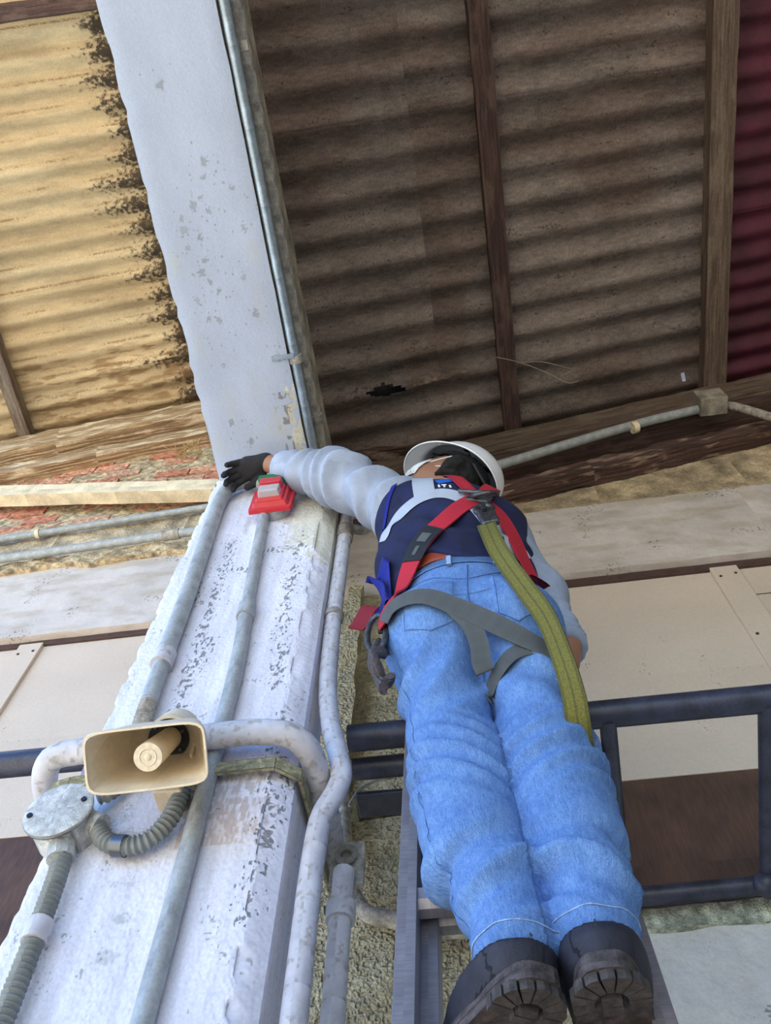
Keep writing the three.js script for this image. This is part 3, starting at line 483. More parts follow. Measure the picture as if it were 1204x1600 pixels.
{ // middle conduit
  const a = tag(group('conduit'), 'straight grey conduit down the middle of the column below the alarm', 'conduit');
  mesh('tube', pipe([[-0.548, 3.60, -1.05], [-0.53, 3.3, -1.052], [-0.518, 3.12, -1.053]], 0.0155), M.conduit, a);
  mesh('coupling', rod([-0.519, 3.14, -1.053], [-0.517, 3.09, -1.053], 0.021), M.conduit, a);
  mesh('tube', pipe([[-0.518, 3.12, -1.053], [-0.503, 2.9, -1.054], [-0.497, 2.5, -1.054], [-0.493, 2.1, -1.054], [-0.49, 0.4, -1.054]], 0.0165), M.conduit, a);
}
const MT = { cream: mottled([228, 212, 186], 0.1, 0.3, 6, 301, 0, { roughness: 0.5 }, 128), creamDark: mottled([120, 112, 100], 0.3, 0.1, 6, 303, 0, { roughness: 0.6 }, 128), box: mottled([192, 192, 190], 0.35, 0.12, 9, 305, 0.002, { roughness: 0.6 }, 256), flex: mottled([126, 130, 128], 0.15, 0.2, 8, 308, 0, { roughness: 0.5 }, 128), red: phys({ color: new THREE.Color(0.55, 0.016, 0.03), roughness: 0.35, clearcoat: 0.3 }), lens: phys({ color: 0xe8e6ea, roughness: 0.18, transmission: 0.55, thickness: 0, ior: 1.45 }), bulb: mat({ color: 0xb4aeb4, roughness: 0.25, metalness: 0.6 }), dark: mat({ color: 0x17161a, roughness: 0.6 }), steel: mat({ color: 0x6e6f74, roughness: 0.35, metalness: 0.8 }), green: mat({ color: 0x0f6a45, roughness: 0.5 }) };
{ // horn loudspeaker: axis n points out of the mouth
  const h = tag(group('horn_speaker', [-0.539, 2.473, -0.90]), 'cream rectangular horn loudspeaker fixed to the column', 'speaker');
  const n = V(0.11, -0.856, 0.505).normalize(), R = V(0.994, 0.092, -0.061).normalize(), U = V().crossVectors(n, R).normalize(); R.crossVectors(U, n);
  const W = (r, u, q) => [R.x * r + U.x * u + n.x * q, R.y * r + U.y * u + n.y * q, R.z * r + U.z * u + n.z * q];
  // flare: rounded rectangles from the throat (q=-0.17) to the mouth (q=0), outside and inside
  const prof = [[-0.165, 0.030, 0.026], [-0.15, 0.05, 0.032], [-0.13, 0.063, 0.037], [-0.10, 0.073, 0.041], [-0.06, 0.083, 0.044], [-0.03, 0.09, 0.0462], [-0.006, 0.0965, 0.0495], [0.0, 0.0985, 0.0515], [0.004, 0.0975, 0.0505]], NS = 64;
  const rrect = (a, b, t, rad) => { const th = t * 2 * Math.PI, c = Math.cos(th), s = Math.sin(th), p = 7; const k = Math.pow(Math.pow(Math.abs(c), p) + Math.pow(Math.abs(s), p), -1 / p); return [a * c * k, b * s * k]; };
  const shell = (inset, flip) => { const pos = [], idx = []; prof.forEach(([q, a, b], i) => { for (let k = 0; k <= NS; k++) { const [r, u] = rrect(a - inset, b - inset, k / NS); pos.push(...W(r, u, q)); } }); for (let i = 0; i < prof.length - 1; i++) for (let k = 0; k < NS; k++) { const A = i * (NS + 1) + k, B = A + NS + 1; flip ? idx.push(A, A + 1, B, B, A + 1, B + 1) : idx.push(A, B, A + 1, B, B + 1, A + 1); } const g = new THREE.BufferGeometry(); g.setAttribute('position', new THREE.Float32BufferAttribute(pos, 3)); g.setIndex(idx); g.computeVertexNormals(); return uvBox2(g); };
  const rim = () => { const pos = [], idx = []; for (const inset of [0, 0.0035]) for (let k = 0; k <= NS; k++) { const [r, u] = rrect(0.0975 - inset, 0.0505 - inset, k / NS); pos.push(...W(r, u, 0.004)); } for (let k = 0; k < NS; k++) idx.push(k, k + 1, k + NS + 1, k + NS + 1, k + 1, k + NS + 2); const g = new THREE.BufferGeometry(); g.setAttribute('position', new THREE.Float32BufferAttribute(pos, 3)); g.setIndex(idx); g.computeVertexNormals(); return uvBox2(g); };
  mesh('flare', merge([shell(0, false), shell(0.0035, true), rim()]), MT.cream, h);
  const b = (r, u, q) => V(...W(r, u, q));
  mesh('throat', sweep([b(0, 0, -0.235), b(0, 0, -0.16)], 0.041, 28), MT.cream, h);
  mesh('throat_floor', sweep([b(0, 0, -0.158), b(0, 0, -0.152)], 0.036, 24), MT.dark, h);
  const dr = mesh('driver', sweep([b(0.004, 0.002, -0.155), b(0.003, 0.001, -0.03), b(0.003, 0.001, -0.012)], (s) => (s < 0.11 ? 0.019 : 0.0225), 28), MT.cream, h);
  mesh('driver_cap', sweep([b(0.003, 0.001, -0.013), b(0.003, 0.001, 0.0)], 0.0228, 28), MT.cream, dr);
  mesh('cap_ring', new THREE.TorusGeometry(0.0135, 0.0013, 8, 28).applyMatrix4(new THREE.Matrix4().makeBasis(R, U, n).setPosition(b(0.003, 0.001, 0.0))), MT.cream, dr);
  mesh('cap_dimple', new THREE.SphereGeometry(0.006, 14, 10).scale(1, 1, 0.35).applyMatrix4(new THREE.Matrix4().makeBasis(R, U, n).setPosition(b(0.003, 0.001, 0.0))), MT.cream, dr);
  for (const [r, u] of [[-0.02, 0.022], [0.026, 0.012], [0.02, -0.02], [-0.024, -0.014]]) mesh('screw', new THREE.SphereGeometry(0.004, 8, 6).translate(...W(r, u, -0.15)), MT.steel, h);
  // mounting foot with cable gland at the lower right
  mesh('terminal_box', bx(-0.026, 0.026, -0.014, 0.022, -0.028, 0.02, 0.004).applyMatrix4(new THREE.Matrix4().makeTranslation(-0.012, 0.062, -0.14)), MT.cream, h).userData.label = 'small cream terminal block under the horn';
  mesh('bracket', merge([bx(-0.05, 0.03, 0.09, 0.17, -0.172, -0.164, 0.002), bx(-0.05, -0.044, 0.1, 0.18, -0.17, -0.09, 0.002), bx(0.024, 0.03, 0.1, 0.18, -0.17, -0.09, 0.002)]), MT.cream, h);
}
{ // round junction box with a dirty lid
  const j = tag(group('junction_box', [-0.728, 2.49, -1.07]), 'round dirty grey junction box under the horn', 'junction box');
  const cyl = (r, z0, z1, s = 40) => new THREE.CylinderGeometry(r, r, z1 - z0, s).rotateX(Math.PI / 2).translate(0, 0, (z0 + z1) / 2);
  mesh('body', uvBox2(cyl(0.052, 0.0, 0.055)), MT.box, j);
  const lid = mesh('lid', uvBox2(new THREE.LatheGeometry([[0, 0.006], [0.03, 0.006], [0.05, 0.005], [0.058, 0.003], [0.0595, 0], [0.0585, -0.005], [0, -0.005]].map(([a, b]) => new THREE.Vector2(a, b)), 48).rotateX(Math.PI / 2).translate(0, 0, 0.06)), MT.box, j);
  for (const [x, y] of [[-0.044, -0.012], [0.042, 0.014]]) mesh('screw', cyl(0.005, 0.061, 0.068, 12).translate(x, y, 0), MT.dark, lid);
  mesh('hub', sweep([V(0.012, -0.045, 0.028), V(0.02, -0.075, 0.026)], 0.022, 16), MT.box, j); mesh('hub', sweep([V(0.045, 0.0, 0.026), V(0.07, -0.012, 0.026)], 0.021, 16), MT.box, j);
}
{ // corrugated hoses
  const flex = (P, r) => sweep(curvePts(pts(P), 0.0018), (s) => r + 0.0026 * Math.sin((s / 0.0095) * 2 * Math.PI), 14);
  const a = tag(group('flexible_conduit'), 'ribbed grey hose hanging down from the round junction box', 'hose');
  mesh('hose', flex([[-0.706, 2.425, -1.043], [-0.70, 2.38, -1.043], [-0.695, 2.29, -1.045], [-0.69, 2.16, -1.046], [-0.686, 2.0, -1.047], [-0.684, 1.6, -1.047]], 0.0145), MT.flex, a);
  mesh('clamp', rod([-0.6945, 2.30, -1.045], [-0.6935, 2.265, -1.045], 0.0195), M.pipeWhite, a);
  const b = tag(group('flexible_conduit'), 'short ribbed hose looping from the round box up to the horn', 'hose');
  mesh('hose', flex([[-0.665, 2.475, -1.043], [-0.64, 2.445, -1.043], [-0.60, 2.43, -1.044], [-0.565, 2.44, -1.044], [-0.54, 2.48, -1.043], [-0.533, 2.53, -1.04], [-0.535, 2.575, -1.03]], 0.0145), MT.flex, b);
  mesh('clamp', rod([-0.622, 2.434, -1.044], [-0.602, 2.431, -1.044], 0.0185), MT.steel, b);
}
{ // red strobe alarm
  const s = tag(group('strobe_alarm', [-0.527, 3.665, -1.07]), 'red fire alarm strobe with clear lens on the column top', 'alarm');
  mesh('back_box', uvBox2(new THREE.CylinderGeometry(0.046, 0.046, 0.034, 32).rotateX(Math.PI / 2).translate(0, -0.015, 0.017)), M.conduit, s);
  const frust = (w0, h0, w1, h1, z0, z1, cy = 0) => { const g = new RoundedBoxGeometry(1, 1, 1, 3, 0.06), p = g.attributes.position; for (let i = 0; i < p.count; i++) { const t = p.getZ(i) + 0.5; p.setXYZ(i, p.getX(i) * lerp(w0, w1, t), cy + p.getY(i) * lerp(h0, h1, t), lerp(z0, z1, t)); } g.computeVertexNormals(); return g; };
  mesh('base_plate', frust(0.128, 0.132, 0.124, 0.128, 0.032, 0.046), MT.red, s);
  mesh('housing', frust(0.108, 0.112, 0.096, 0.1, 0.044, 0.06), MT.red, s);
  mesh('housing', frust(0.084, 0.09, 0.076, 0.084, 0.058, 0.07, 0.0), MT.red, s); mesh('sounder_cap', frust(0.07, 0.036, 0.062, 0.03, 0.066, 0.096, 0.024), MT.red, s);
  mesh('lens', frust(0.064, 0.046, 0.058, 0.04, 0.066, 0.09, -0.016), MT.lens, s);
  mesh('bulb', new THREE.CapsuleGeometry(0.008, 0.03, 4, 12).rotateZ(Math.PI / 2).translate(0, -0.016, 0.079), MT.bulb, s);
  const d = mesh('wiring_block', bx(-0.05, 0.05, 0.075, 0.105, 0.03, 0.08, 0.006), MT.green, s); d.userData.label = 'green wiring block above the alarm';
}
// hoop of painted pipe and a flat strap round the column
{
  const h = tag(group('pipe_hoop'), 'white painted pipe hoop wrapped round the column behind the horn', 'pipe');
  mesh('tube', pipe([[-0.80, 2.64, -1.45], [-0.835, 2.64, -1.3], [-0.838, 2.64, -1.09], [-0.80, 2.64, -1.025], [-0.74, 2.645, -1.02], [-0.5, 2.65, -1.02], [-0.40, 2.648, -1.02], [-0.345, 2.642, -1.032], [-0.32, 2.638, -1.075], [-0.317, 2.635, -1.15], [-0.317, 2.63, -1.45]], 0.024), M.pipeWhite, h);
  mesh('weld', new THREE.SphereGeometry(0.030, 16, 12).translate(-0.317, 2.635, -1.18), M.pipeWhite, h); mesh('weld', new THREE.SphereGeometry(0.027, 16, 12).translate(-0.316, 2.63, -1.23), M.pipeWhite, h);
  mesh('strap', timberRing([[-0.80, 2.596, -1.5], [-0.80, 2.596, -1.06], [-0.76, 2.596, -1.05], [-0.375, 2.596, -1.05], [-0.335, 2.596, -1.085], [-0.333, 2.596, -1.5]], 0.03, 0.008), M.stripGreen, h).userData.label = 'stained flat strap below the hoop';
}
function timberRing(P, h, w) { const g = []; for (let i = 1; i < P.length; i++) g.push(timber(P[i - 1], P[i], h, w)); return merge(g); }
// pipes on the right flank of the column
{
  const a = tag(group('vertical_pipe'), 'painted pipe bulging round the hoop on the right side of the column', 'pipe');
  mesh('tube', pipe([[-0.325, 3.95, -1.13], [-0.327, 3.75, -1.13], [-0.326, 3.6, -1.13], [-0.325, 3.08, -1.13], [-0.318, 2.89, -1.13], [-0.302, 2.775, -1.125], [-0.28, 2.68, -1.12], [-0.269, 2.625, -1.12], [-0.28, 2.575, -1.12], [-0.298, 2.53, -1.12], [-0.304, 2.45, -1.12], [-0.305, 2.16, -1.12], [-0.305, 0.4, -1.12]], 0.02), M.pipeWhite, a);
  mesh('coupling', rod([-0.326, 3.62, -1.13], [-0.326, 3.56, -1.13], 0.025), M.conduitOld, a); mesh('coupling', rod([-0.3255, 3.18, -1.13], [-0.3255, 3.16, -1.13], 0.024), M.conduitOld, a);
  const b = tag(group('vertical_pipe'), 'short painted pipe with coupling beside the ladder, right of the column', 'pipe');
  mesh('tube', rod([-0.282, 2.53, -1.26], [-0.282, 0.4, -1.26], 0.0195), M.pipeWhite, b); mesh('coupling', rod([-0.282, 2.46, -1.26], [-0.282, 2.425, -1.26], 0.026), M.pipeWhite, b);
  mesh('bracket', merge([bx(-0.315, -0.25, 2.52, 2.62, -1.30, -1.285, 0.003), new THREE.TorusGeometry(0.016, 0.006, 8, 20).translate(-0.282, 2.575, -1.27)]), M.conduitOld, b);
  const c = mesh('bent_pipe', pipe([[-0.43, 3.30, -1.795], [-0.415, 3.17, -1.795], [-0.397, 3.01, -1.795], [-0.374, 2.915, -1.795], [-0.338, 2.858, -1.795], [-0.265, 2.83, -1.795], [-0.15, 2.80, -1.80], [0.0, 2.79, -1.80]], 0.021), M.conduitOld); tag(c, 'stained pipe curving along the rough wall behind the ladder', 'pipe');
  const d = mesh('bent_pipe', pipe([[-0.33, 4.1, -1.25], [-0.306, 3.98, -1.24], [-0.285, 3.84, -1.23], [-0.29, 3.77, -1.22], [-0.315, 3.745, -1.20], [-0.34, 3.73, -1.18]], 0.015), M.conduitOld); tag(d, 'small hooked grey pipe under the raised sleeve', 'pipe');
  const e = mesh('thin_wire', pipe([[-0.335, 2.92, -1.5], [-0.315, 2.965, -1.5], [-0.28, 2.99, -1.5], [-0.23, 3.0, -1.5]], 0.004, 6), M.conduitOld); tag(e, 'thin wire arching below the dark rail near the column', 'wire');
}
// ---------------------------------------------------------------- dark pipe frame
{
  const f = tag(group('railing'), 'dark blue-black welded pipe railing behind the ladder', 'railing'), y = 2.90, z = -1.285, uvm = (g) => g;
  mesh('rail', rod([-0.30, y + 0.008, z], [3.5, y - 0.01, z], 0.0305, 20), M.steelBlack, f);
  mesh('rail', rod([-0.30, y - 0.01, z - 0.075], [0.24, y - 0.01, z - 0.075], 0.025, 16), M.steelBlack, f);
  mesh('flat_bar', bx(-0.30, 0.24, 2.85, 2.862, -1.47, -1.40, 0.003), M.steelBlack, f);
  for (const x of [0.268, 0.603, 1.3]) mesh('cross_bar', rod([x, y - 0.012, z], [x + 0.02, 2.852, -1.83], 0.0185, 16), M.steelBlack, f);
  mesh('inner_rail', rod([-0.1, 2.838, -1.80], [1.35, 2.862, -1.80], 0.0225, 16), M.steelBlack, f); mesh('end_knob', new THREE.SphereGeometry(0.03, 16, 12).translate(0.61, 2.835, -1.78), M.steelBlack, f);
  const g = tag(group('railing'), 'dark pipe railing left of the column below the cream panel', 'railing');
  mesh('rail', rod([-0.775, 2.915, -1.27], [-3.4, 2.94, -1.27], 0.0305, 20), M.steelBlack, g);
}
// ---------------------------------------------------------------- ladder
const M_alu = mat({ map: rep(tex(256, 256, (u, v) => { const g = vn(u * 200, v * 6, 321), n = fbm(u * 8, v * 8, 3, 322), k = 1 + (g - 0.5) * 0.12 + (n - 0.5) * 0.2; return [156 * k, 152 * k, 158 * k]; }), 4), roughness: 0.38, metalness: 0.55 });
const LZ = (y) => -1.07 - (y - 2.05) * 0.2;
{
  const l = tag(group('ladder'), 'aluminium extension ladder leaning on the dark rail', 'ladder');
  const chan = (x, sgn, y0, y1, dz, wd) => { const P = (y, o) => [x, y, LZ(y) + dz + o]; return merge([timber(P(y0, 0.024), P(y1, 0.024), 0.026, 0.003, V(1, 0, 0)), timber(P(y0, -0.024), P(y1, -0.024), 0.026, 0.003, V(1, 0, 0)), timber([x - sgn * 0.0115, y0, LZ(y0) + dz], [x - sgn * 0.0115, y1, LZ(y1) + dz], 0.003, wd, V(1, 0, 0)), timber([x + sgn * 0.002, y0, LZ(y0) + dz + 0.026], [x + sgn * 0.002, y1, LZ(y1) + dz + 0.026], 0.03, 0.004, V(1, 0, 0))]); };
  mesh('side_rail', chan(-0.143, -1, 0.02, 2.94, 0, 0.05), M_alu, l); mesh('side_rail', chan(0.173, 1, 0.02, 2.94, 0, 0.05), M_alu, l);
  mesh('fly_rail', chan(-0.117, -1, 1.2, 2.66, -0.055, 0.05), M_alu, l); mesh('fly_rail', chan(0.147, 1, 1.2, 2.66, -0.055, 0.05), M_alu, l);
  for (let k = -6; k <= 2; k++) { const y = 2.06 + k * 0.28; mesh('rung', rungGeo(-0.145, 0.175, y, LZ(y)), M_alu, l); if (y > 1.3 && y < 2.6) mesh('rung', rungGeo(-0.12, 0.15, y + 0.01, LZ(y) - 0.055), M_alu, l); }
  mesh('rubber_foot', bx(-0.162, -0.124, 0, 0.05, LZ(0) - 0.04, LZ(0) + 0.04, 0.006), MT.dark, l); mesh('rubber_foot', bx(0.154, 0.192, 0, 0.05, LZ(0) - 0.04, LZ(0) + 0.04, 0.006), MT.dark, l);
}
function rungGeo(x0, x1, y, z) { const s = new THREE.Shape(), n = 12; s.moveTo(-0.02, 0.016); for (let i = 0; i <= 8; i++) { s.lineTo(-0.02 + (0.04 * i) / 8, 0.016 - (i % 2 ? 0.0025 : 0)); } s.lineTo(0.02, -0.004); s.lineTo(0.011, -0.016); s.lineTo(-0.011, -0.016); s.lineTo(-0.02, -0.004); s.closePath(); const g = new THREE.ExtrudeGeometry(s, { depth: x1 - x0, bevelEnabled: false }); g.rotateY(Math.PI / 2); g.translate(x0, y, z); return uvBox(g); }

// ---------------------------------------------------------------- the worker (back to the camera, facing the wall)
const denimTex = tex(512, 512, (u, v) => {
  const tw = vn(u * 170 + v * 40, v * 300 - u * 60, 401), st = vn(u * 260, v * 22, 402), n = fbm(u * 7, v * 5, 4, 403), f = fbm(u * 40, v * 24, 2, 404);
  const t = clamp(0.5 + (tw - 0.5) * 0.42 + (st - 0.5) * 0.26 + (n - 0.5) * 0.3 + (f - 0.5) * 0.22, 0, 1); return mixc([56, 92, 156], [140, 178, 226], t);
});
const cloth = (base, amp, size, s, o = {}) => mottled(base, amp, size, 5, s, 0, { roughness: 0.95, ...o }, 256);
const P = {
  denim: mat({ map: rep(denimTex, 5), bumpMap: rep(tex(256, 256, (u, v) => 255 * (0.5 * vn(u * 128 + v * 30, v * 128, 405) + 0.5 * fbm(u * 30, v * 30, 2, 406)), false), 8), bumpScale: 0.0012, roughness: 0.95 }),
  denimDark: mottled([82, 114, 168], 0.3, 0.05, 8, 411, 0, { roughness: 0.95 }, 128), denimPale: mottled([150, 176, 212], 0.3, 0.05, 8, 413, 0, { roughness: 0.95 }, 128),
  shirt: cloth([158, 168, 190], 0.12, 0.2, 421), vest: cloth([24, 30, 66], 0.35, 0.2, 425), vestBlue: cloth([22, 34, 128], 0.3, 0.2, 429),
  tape: mottled([176, 184, 200], 0.1, 0.1, 6, 433, 0, { roughness: 0.5 }, 128), belt: mottled([140, 58, 34], 0.3, 0.1, 6, 437, 0, { roughness: 0.5 }, 128),
  skin: phys({ color: new THREE.Color(0.33, 0.155, 0.095), roughness: 0.55 }), hair: mottled([24, 20, 20], 0.5, 0.05, 10, 441, 0.002, {}, 128), glove: mottled([34, 33, 38], 0.3, 0.05, 6, 443, 0, {}, 128),
  boot: mottled([40, 40, 52], 0.4, 0.12, 7, 445, 0.001, { roughness: 0.7 }, 256), sole: mottled([74, 66, 66], 0.6, 0.1, 8, 449, 0.001, { roughness: 0.8 }, 128), dust: mottled([68, 62, 61], 0.5, 0.08, 8, 452, 0, {}, 128),
  red: mottled([196, 34, 56], 0.14, 0.03, 8, 455, 0.0006, { roughness: 0.8 }, 128), redDark: mottled([120, 14, 30], 0.2, 0.03, 8, 457, 0, { roughness: 0.8 }, 128), grey: mottled([92, 96, 98], 0.16, 0.03, 8, 461, 0.0006, { roughness: 0.85 }, 128),
  lime: mat({ map: rep(tex(128, 128, (u, v) => { const e = Math.abs(u - 0.5) > 0.36 || Math.abs(u - 0.5) < 0.05 ? 0.82 : 1, k = e * (1 + (vn(u * 30, v * 64, 465) - 0.5) * 0.35); return [104 * k, 99 * k, 40 * k]; }), 1, 12), roughness: 0.9 }),
  helmet: phys({ color: 0xe8e8ee, roughness: 0.3, clearcoat: 0.4, clearcoatRoughness: 0.2 }), helmetIn: mat({ color: 0xb9c2cf, roughness: 0.5 }), orange: mat({ color: 0xf26a1c, roughness: 0.5 }), black: mat({ color: 0x1b1b20, roughness: 0.7 }), white: mat({ color: 0xe6e6ea, roughness: 0.6 }),
  steel: mottled([86, 84, 86], 0.4, 0.03, 6, 471, 0, { roughness: 0.4, metalness: 0.7 }, 128), logo: mat({ color: 0x1f5fc0, roughness: 0.7 }),
};
const all = (k, ...f) => (x, y, z) => { let d = f[0](x, y, z); for (let i = 1; i < f.length; i++) d = smin(d, f[i](x, y, z), k); return d; };
// legs and pelvis
const AL = [0.008, 2.20, -1.025], AR = [0.115, 2.21, -1.025], KL = [-0.046, 2.54, -1.055], KR = [0.104, 2.53, -1.055], HL = [-0.078, 2.9, -1.05], HR = [0.084, 2.9, -1.05];
const legCore = (A, K, H) => all(0.05, cone(...H, 0.098, ...K, 0.076), cone(...K, 0.076, ...A, 0.062), cone(K[0], K[1] - 0.1, K[2] + 0.006, 0.073, K[0], K[1] - 0.2, K[2] + 0.004, 0.066));
const legL = legCore(AL, KL, HL), legR = legCore(AR, KR, HR);
const pelvis = all(0.08, ell(0.0, 2.99, -1.075, 0.16, 0.17, 0.112), ell(-0.078, 2.895, -1.022, 0.094, 0.098, 0.092), ell(0.082, 2.89, -1.022, 0.094, 0.098, 0.092), ell(0, 3.09, -1.09, 0.156, 0.12, 0.107));
const fold = (t) => { const s = Math.sin(t * 2 * Math.PI); return s > 0 ? Math.pow(s, 0.7) : -Math.pow(-s, 1.6); };
const bump1 = (a, w) => Math.exp(-(a * a) / (w * w));
function creases(x, y, z, side) { // side -1 left, 1 right
  const dx = x - (side < 0 ? lerp(AL[0], HL[0], (y - 2.2) / 0.7) : lerp(AR[0], HR[0], (y - 2.2) / 0.7)), n = vn3(x * 6, y * 6, z * 6, 480 + side), n2 = vn3(x * 22, y * 22, z * 22, 485 + side);
  let d = 0;
  const yy = y + side * dx * 0.35 + (n - 0.5) * 0.06;                         // stacked folds above the boots
  d += 0.0125 * fold(yy / 0.085) * bump1(y - 2.285, 0.06) + 0.004 * fold((yy + 0.5 * (n2 - 0.5) * 0.05) / 0.034) * bump1(y - 2.27, 0.07);
  d += 0.008 * fold((y - side * dx * 0.6 + (n - 0.5) * 0.08) / 0.05) * bump1(y - 2.50, 0.07);   // back of the knee
  d += 0.007 * fold((y * 0.8 + dx * 1.1 * side + (n - 0.5) * 0.1) / 0.085) * bump1(y - 2.70, 0.09);
  d += 0.0015 * (n2 - 0.5) * 2 + 0.004 * (n - 0.5) * 2;
  return d;
}
const jeansCore = (x, y, z) => { const l = legL(x, y, z), r = legR(x, y, z), p = pelvis(x, y, z); return smin(Math.min(l, r), p, 0.05); };
const jeans = (x, y, z) => {
  let l = legL(x, y, z), r = legR(x, y, z); const p = pelvis(x, y, z), w = sst(2.95 - y, 0, 0.15);
  if (l < 0.03) l += creases(x, y, z, -1) * w; if (r < 0.03) r += creases(x, y, z, 1) * w;
  l -= 0.008 * bump1(y - 2.15, 0.03); r -= 0.008 * bump1(y - 2.155, 0.03);
  let d = smin(Math.min(l, r), p + 0.003 * (vn3(x * 14, y * 14, z * 14, 490) - 0.5), 0.045);
  d = Math.max(d, y - (3.095 - 0.06 * x), (x < 0.056 ? 2.145 : 2.158) + 0.06 * (z + 1.0) - y);
  return d;
};
const cylUV = (g, ax, r) => { const p = g.attributes.position, uv = new Float32Array(p.count * 2); for (let i = 0; i < p.count; i++) { const x = p.getX(i), y = p.getY(i), z = p.getZ(i), [cx, cz, q] = ax(x, y, z); uv[2 * i] = Math.atan2(x - cx, z - cz) * (q ?? r); uv[2 * i + 1] = y; } g.setAttribute('uv', new THREE.BufferAttribute(uv, 2)); return g; };
const person = tag(group('person', [0.045, 2.065, -1.03]), 'worker in jeans and navy vest on the ladder, left arm raised', 'person');
const put = (name, g, m, parent = person) => { g.translate(-0.045, -2.065, 1.03); return mesh(name, g, m, parent); };
const jeansGeo = netsSDF(jeans, [-0.2, 2.1, -1.22], [0.22, 3.13, -0.86], 0.0065);
cylUV(jeansGeo, (x, y, z) => { const t = (y - 2.2) / 0.7; if (y > 2.9) return [0.003, -1.06, 0.15]; return x < lerp(0.047, 0.003, t) ? [lerp(AL[0], HL[0], t), -1.045, 0.085] : [lerp(AR[0], HR[0], t), -1.045, 0.085]; });
const jeansMesh = put('jeans', jeansGeo.clone(), P.denim); jeansMesh.userData.label = 'light blue denim jeans';

// torso, sleeves
const SL = [-0.15, 3.50, -1.03], EL = [-0.318, 3.64, -0.975], WL = [-0.515, 3.82, -0.995], SR = [0.105, 3.42, -1.12], ER = [0.168, 3.16, -1.13], WR = [0.196, 2.94, -1.125];
const torso = all(0.09, ell(-0.012, 3.10, -1.09, 0.16, 0.2, 0.112), ell(-0.025, 3.30, -1.075, 0.176, 0.22, 0.122), cone(-0.02, 3.44, -1.08, 0.085, -0.135, 3.49, -1.04, 0.078), cone(-0.02, 3.44, -1.08, 0.085, 0.095, 3.42, -1.11, 0.072));
const armAlong = (x, y, z, A, B) => { const d = [B[0] - A[0], B[1] - A[1], B[2] - A[2]]; return ((x - A[0]) * d[0] + (y - A[1]) * d[1] + (z - A[2]) * d[2]) / Math.hypot(...d); };
const sleeveL0 = all(0.06, cone(...SL, 0.082, ...EL, 0.068), cone(...EL, 0.068, ...WL, 0.054)), sleeveR0 = all(0.05, cone(...SR, 0.078, ...ER, 0.058), cone(...ER, 0.058, ...WR, 0.046));
const sleeveL = (x, y, z) => { let d = sleeveL0(x, y, z); if (d < 0.03) { const s = armAlong(x, y, z, SL, WL), n = vn3(x * 9, y * 9, z * 9, 500), q = vn3(x * 16, y * 16, z * 16, 503); d += 0.0105 * fold((s + (y - z) * 0.22 + (n - 0.5) * 0.09) / 0.085) * sst(0.47 - s, 0, 0.06) + 0.004 * (q - 0.5); } return Math.max(d, armAlong(x, y, z, EL, WL) - 0.262); };
const sleeveR = (x, y, z) => { let d = sleeveR0(x, y, z); if (d < 0.03) { const n = vn3(x * 12, y * 12, z * 12, 507); d += 0.007 * fold((y + (n - 0.5) * 0.08) / 0.045) * bump1(y - 2.95, 0.12) + 0.005 * (n - 0.5); } return Math.max(d, armAlong(x, y, z, ER, WR) - 0.225); };
const shirt = (x, y, z) => { let d = torso(x, y, z) + 0.003 * (vn3(x * 11, y * 11, z * 11, 510) - 0.5); d = Math.max(d, 3.03 - y); d = smin(d, sleeveL(x, y, z), 0.045); d = smin(d, sleeveR(x, y, z), 0.04); return d; };
{ const g = netsSDF(shirt, [-0.62, 2.8, -1.24], [0.28, 3.92, -0.86], 0.0075); put('shirt', uvBox2(g), P.shirt).userData.label = 'light grey-blue long-sleeved shirt'; }
const hemPts = [[-0.3, 2.99], [-0.2, 3.02], [-0.15, 3.07], [-0.1, 3.125], [-0.07, 3.13], [0, 3.088], [0.08, 3.035], [0.15, 3.01], [0.3, 3.02]];
const hemY = (x) => { for (let i = 1; i < hemPts.length; i++) if (x < hemPts[i][0]) return lerp(hemPts[i - 1][1], hemPts[i][1], (x - hemPts[i - 1][0]) / (hemPts[i][0] - hemPts[i - 1][0])); return 3.02; };
const armholeL = cone(-0.235, 3.56, -1.0, 0.085, -0.5, 3.9, -0.98, 0.11), armholeR = cone(0.21, 3.40, -1.13, 0.08, 0.28, 3.0, -1.13, 0.09);
const vestBody = (x, y, z) => { let d = torso(x, y, z) - 0.013; if (d < 0.03) { const n = vn3(x * 8, y * 8, z * 8, 515); d += 0.007 * fold((y + x * 0.5 + (n - 0.5) * 0.2) / 0.12) * bump1(y - 3.2, 0.12) + 0.006 * (n - 0.5); } return d; };
const vest = (x, y, z) => { const d = vestBody(x, y, z), s = smax(d, -(Math.min(armholeL(x, y, z), armholeR(x, y, z))), 0.01); return Math.max(s, hemY(x) - y, y > 3.5 ? 0.062 - Math.hypot(x + 0.025, z + 1.09) : -1); };
const vestGeo = netsSDF(vest, [-0.26, 2.95, -1.24], [0.24, 3.62, -0.88], 0.0065);
const vestMesh = put('vest', uvBox2(vestGeo), P.vest); vestMesh.userData.label = 'navy work vest with grey reflective tape';
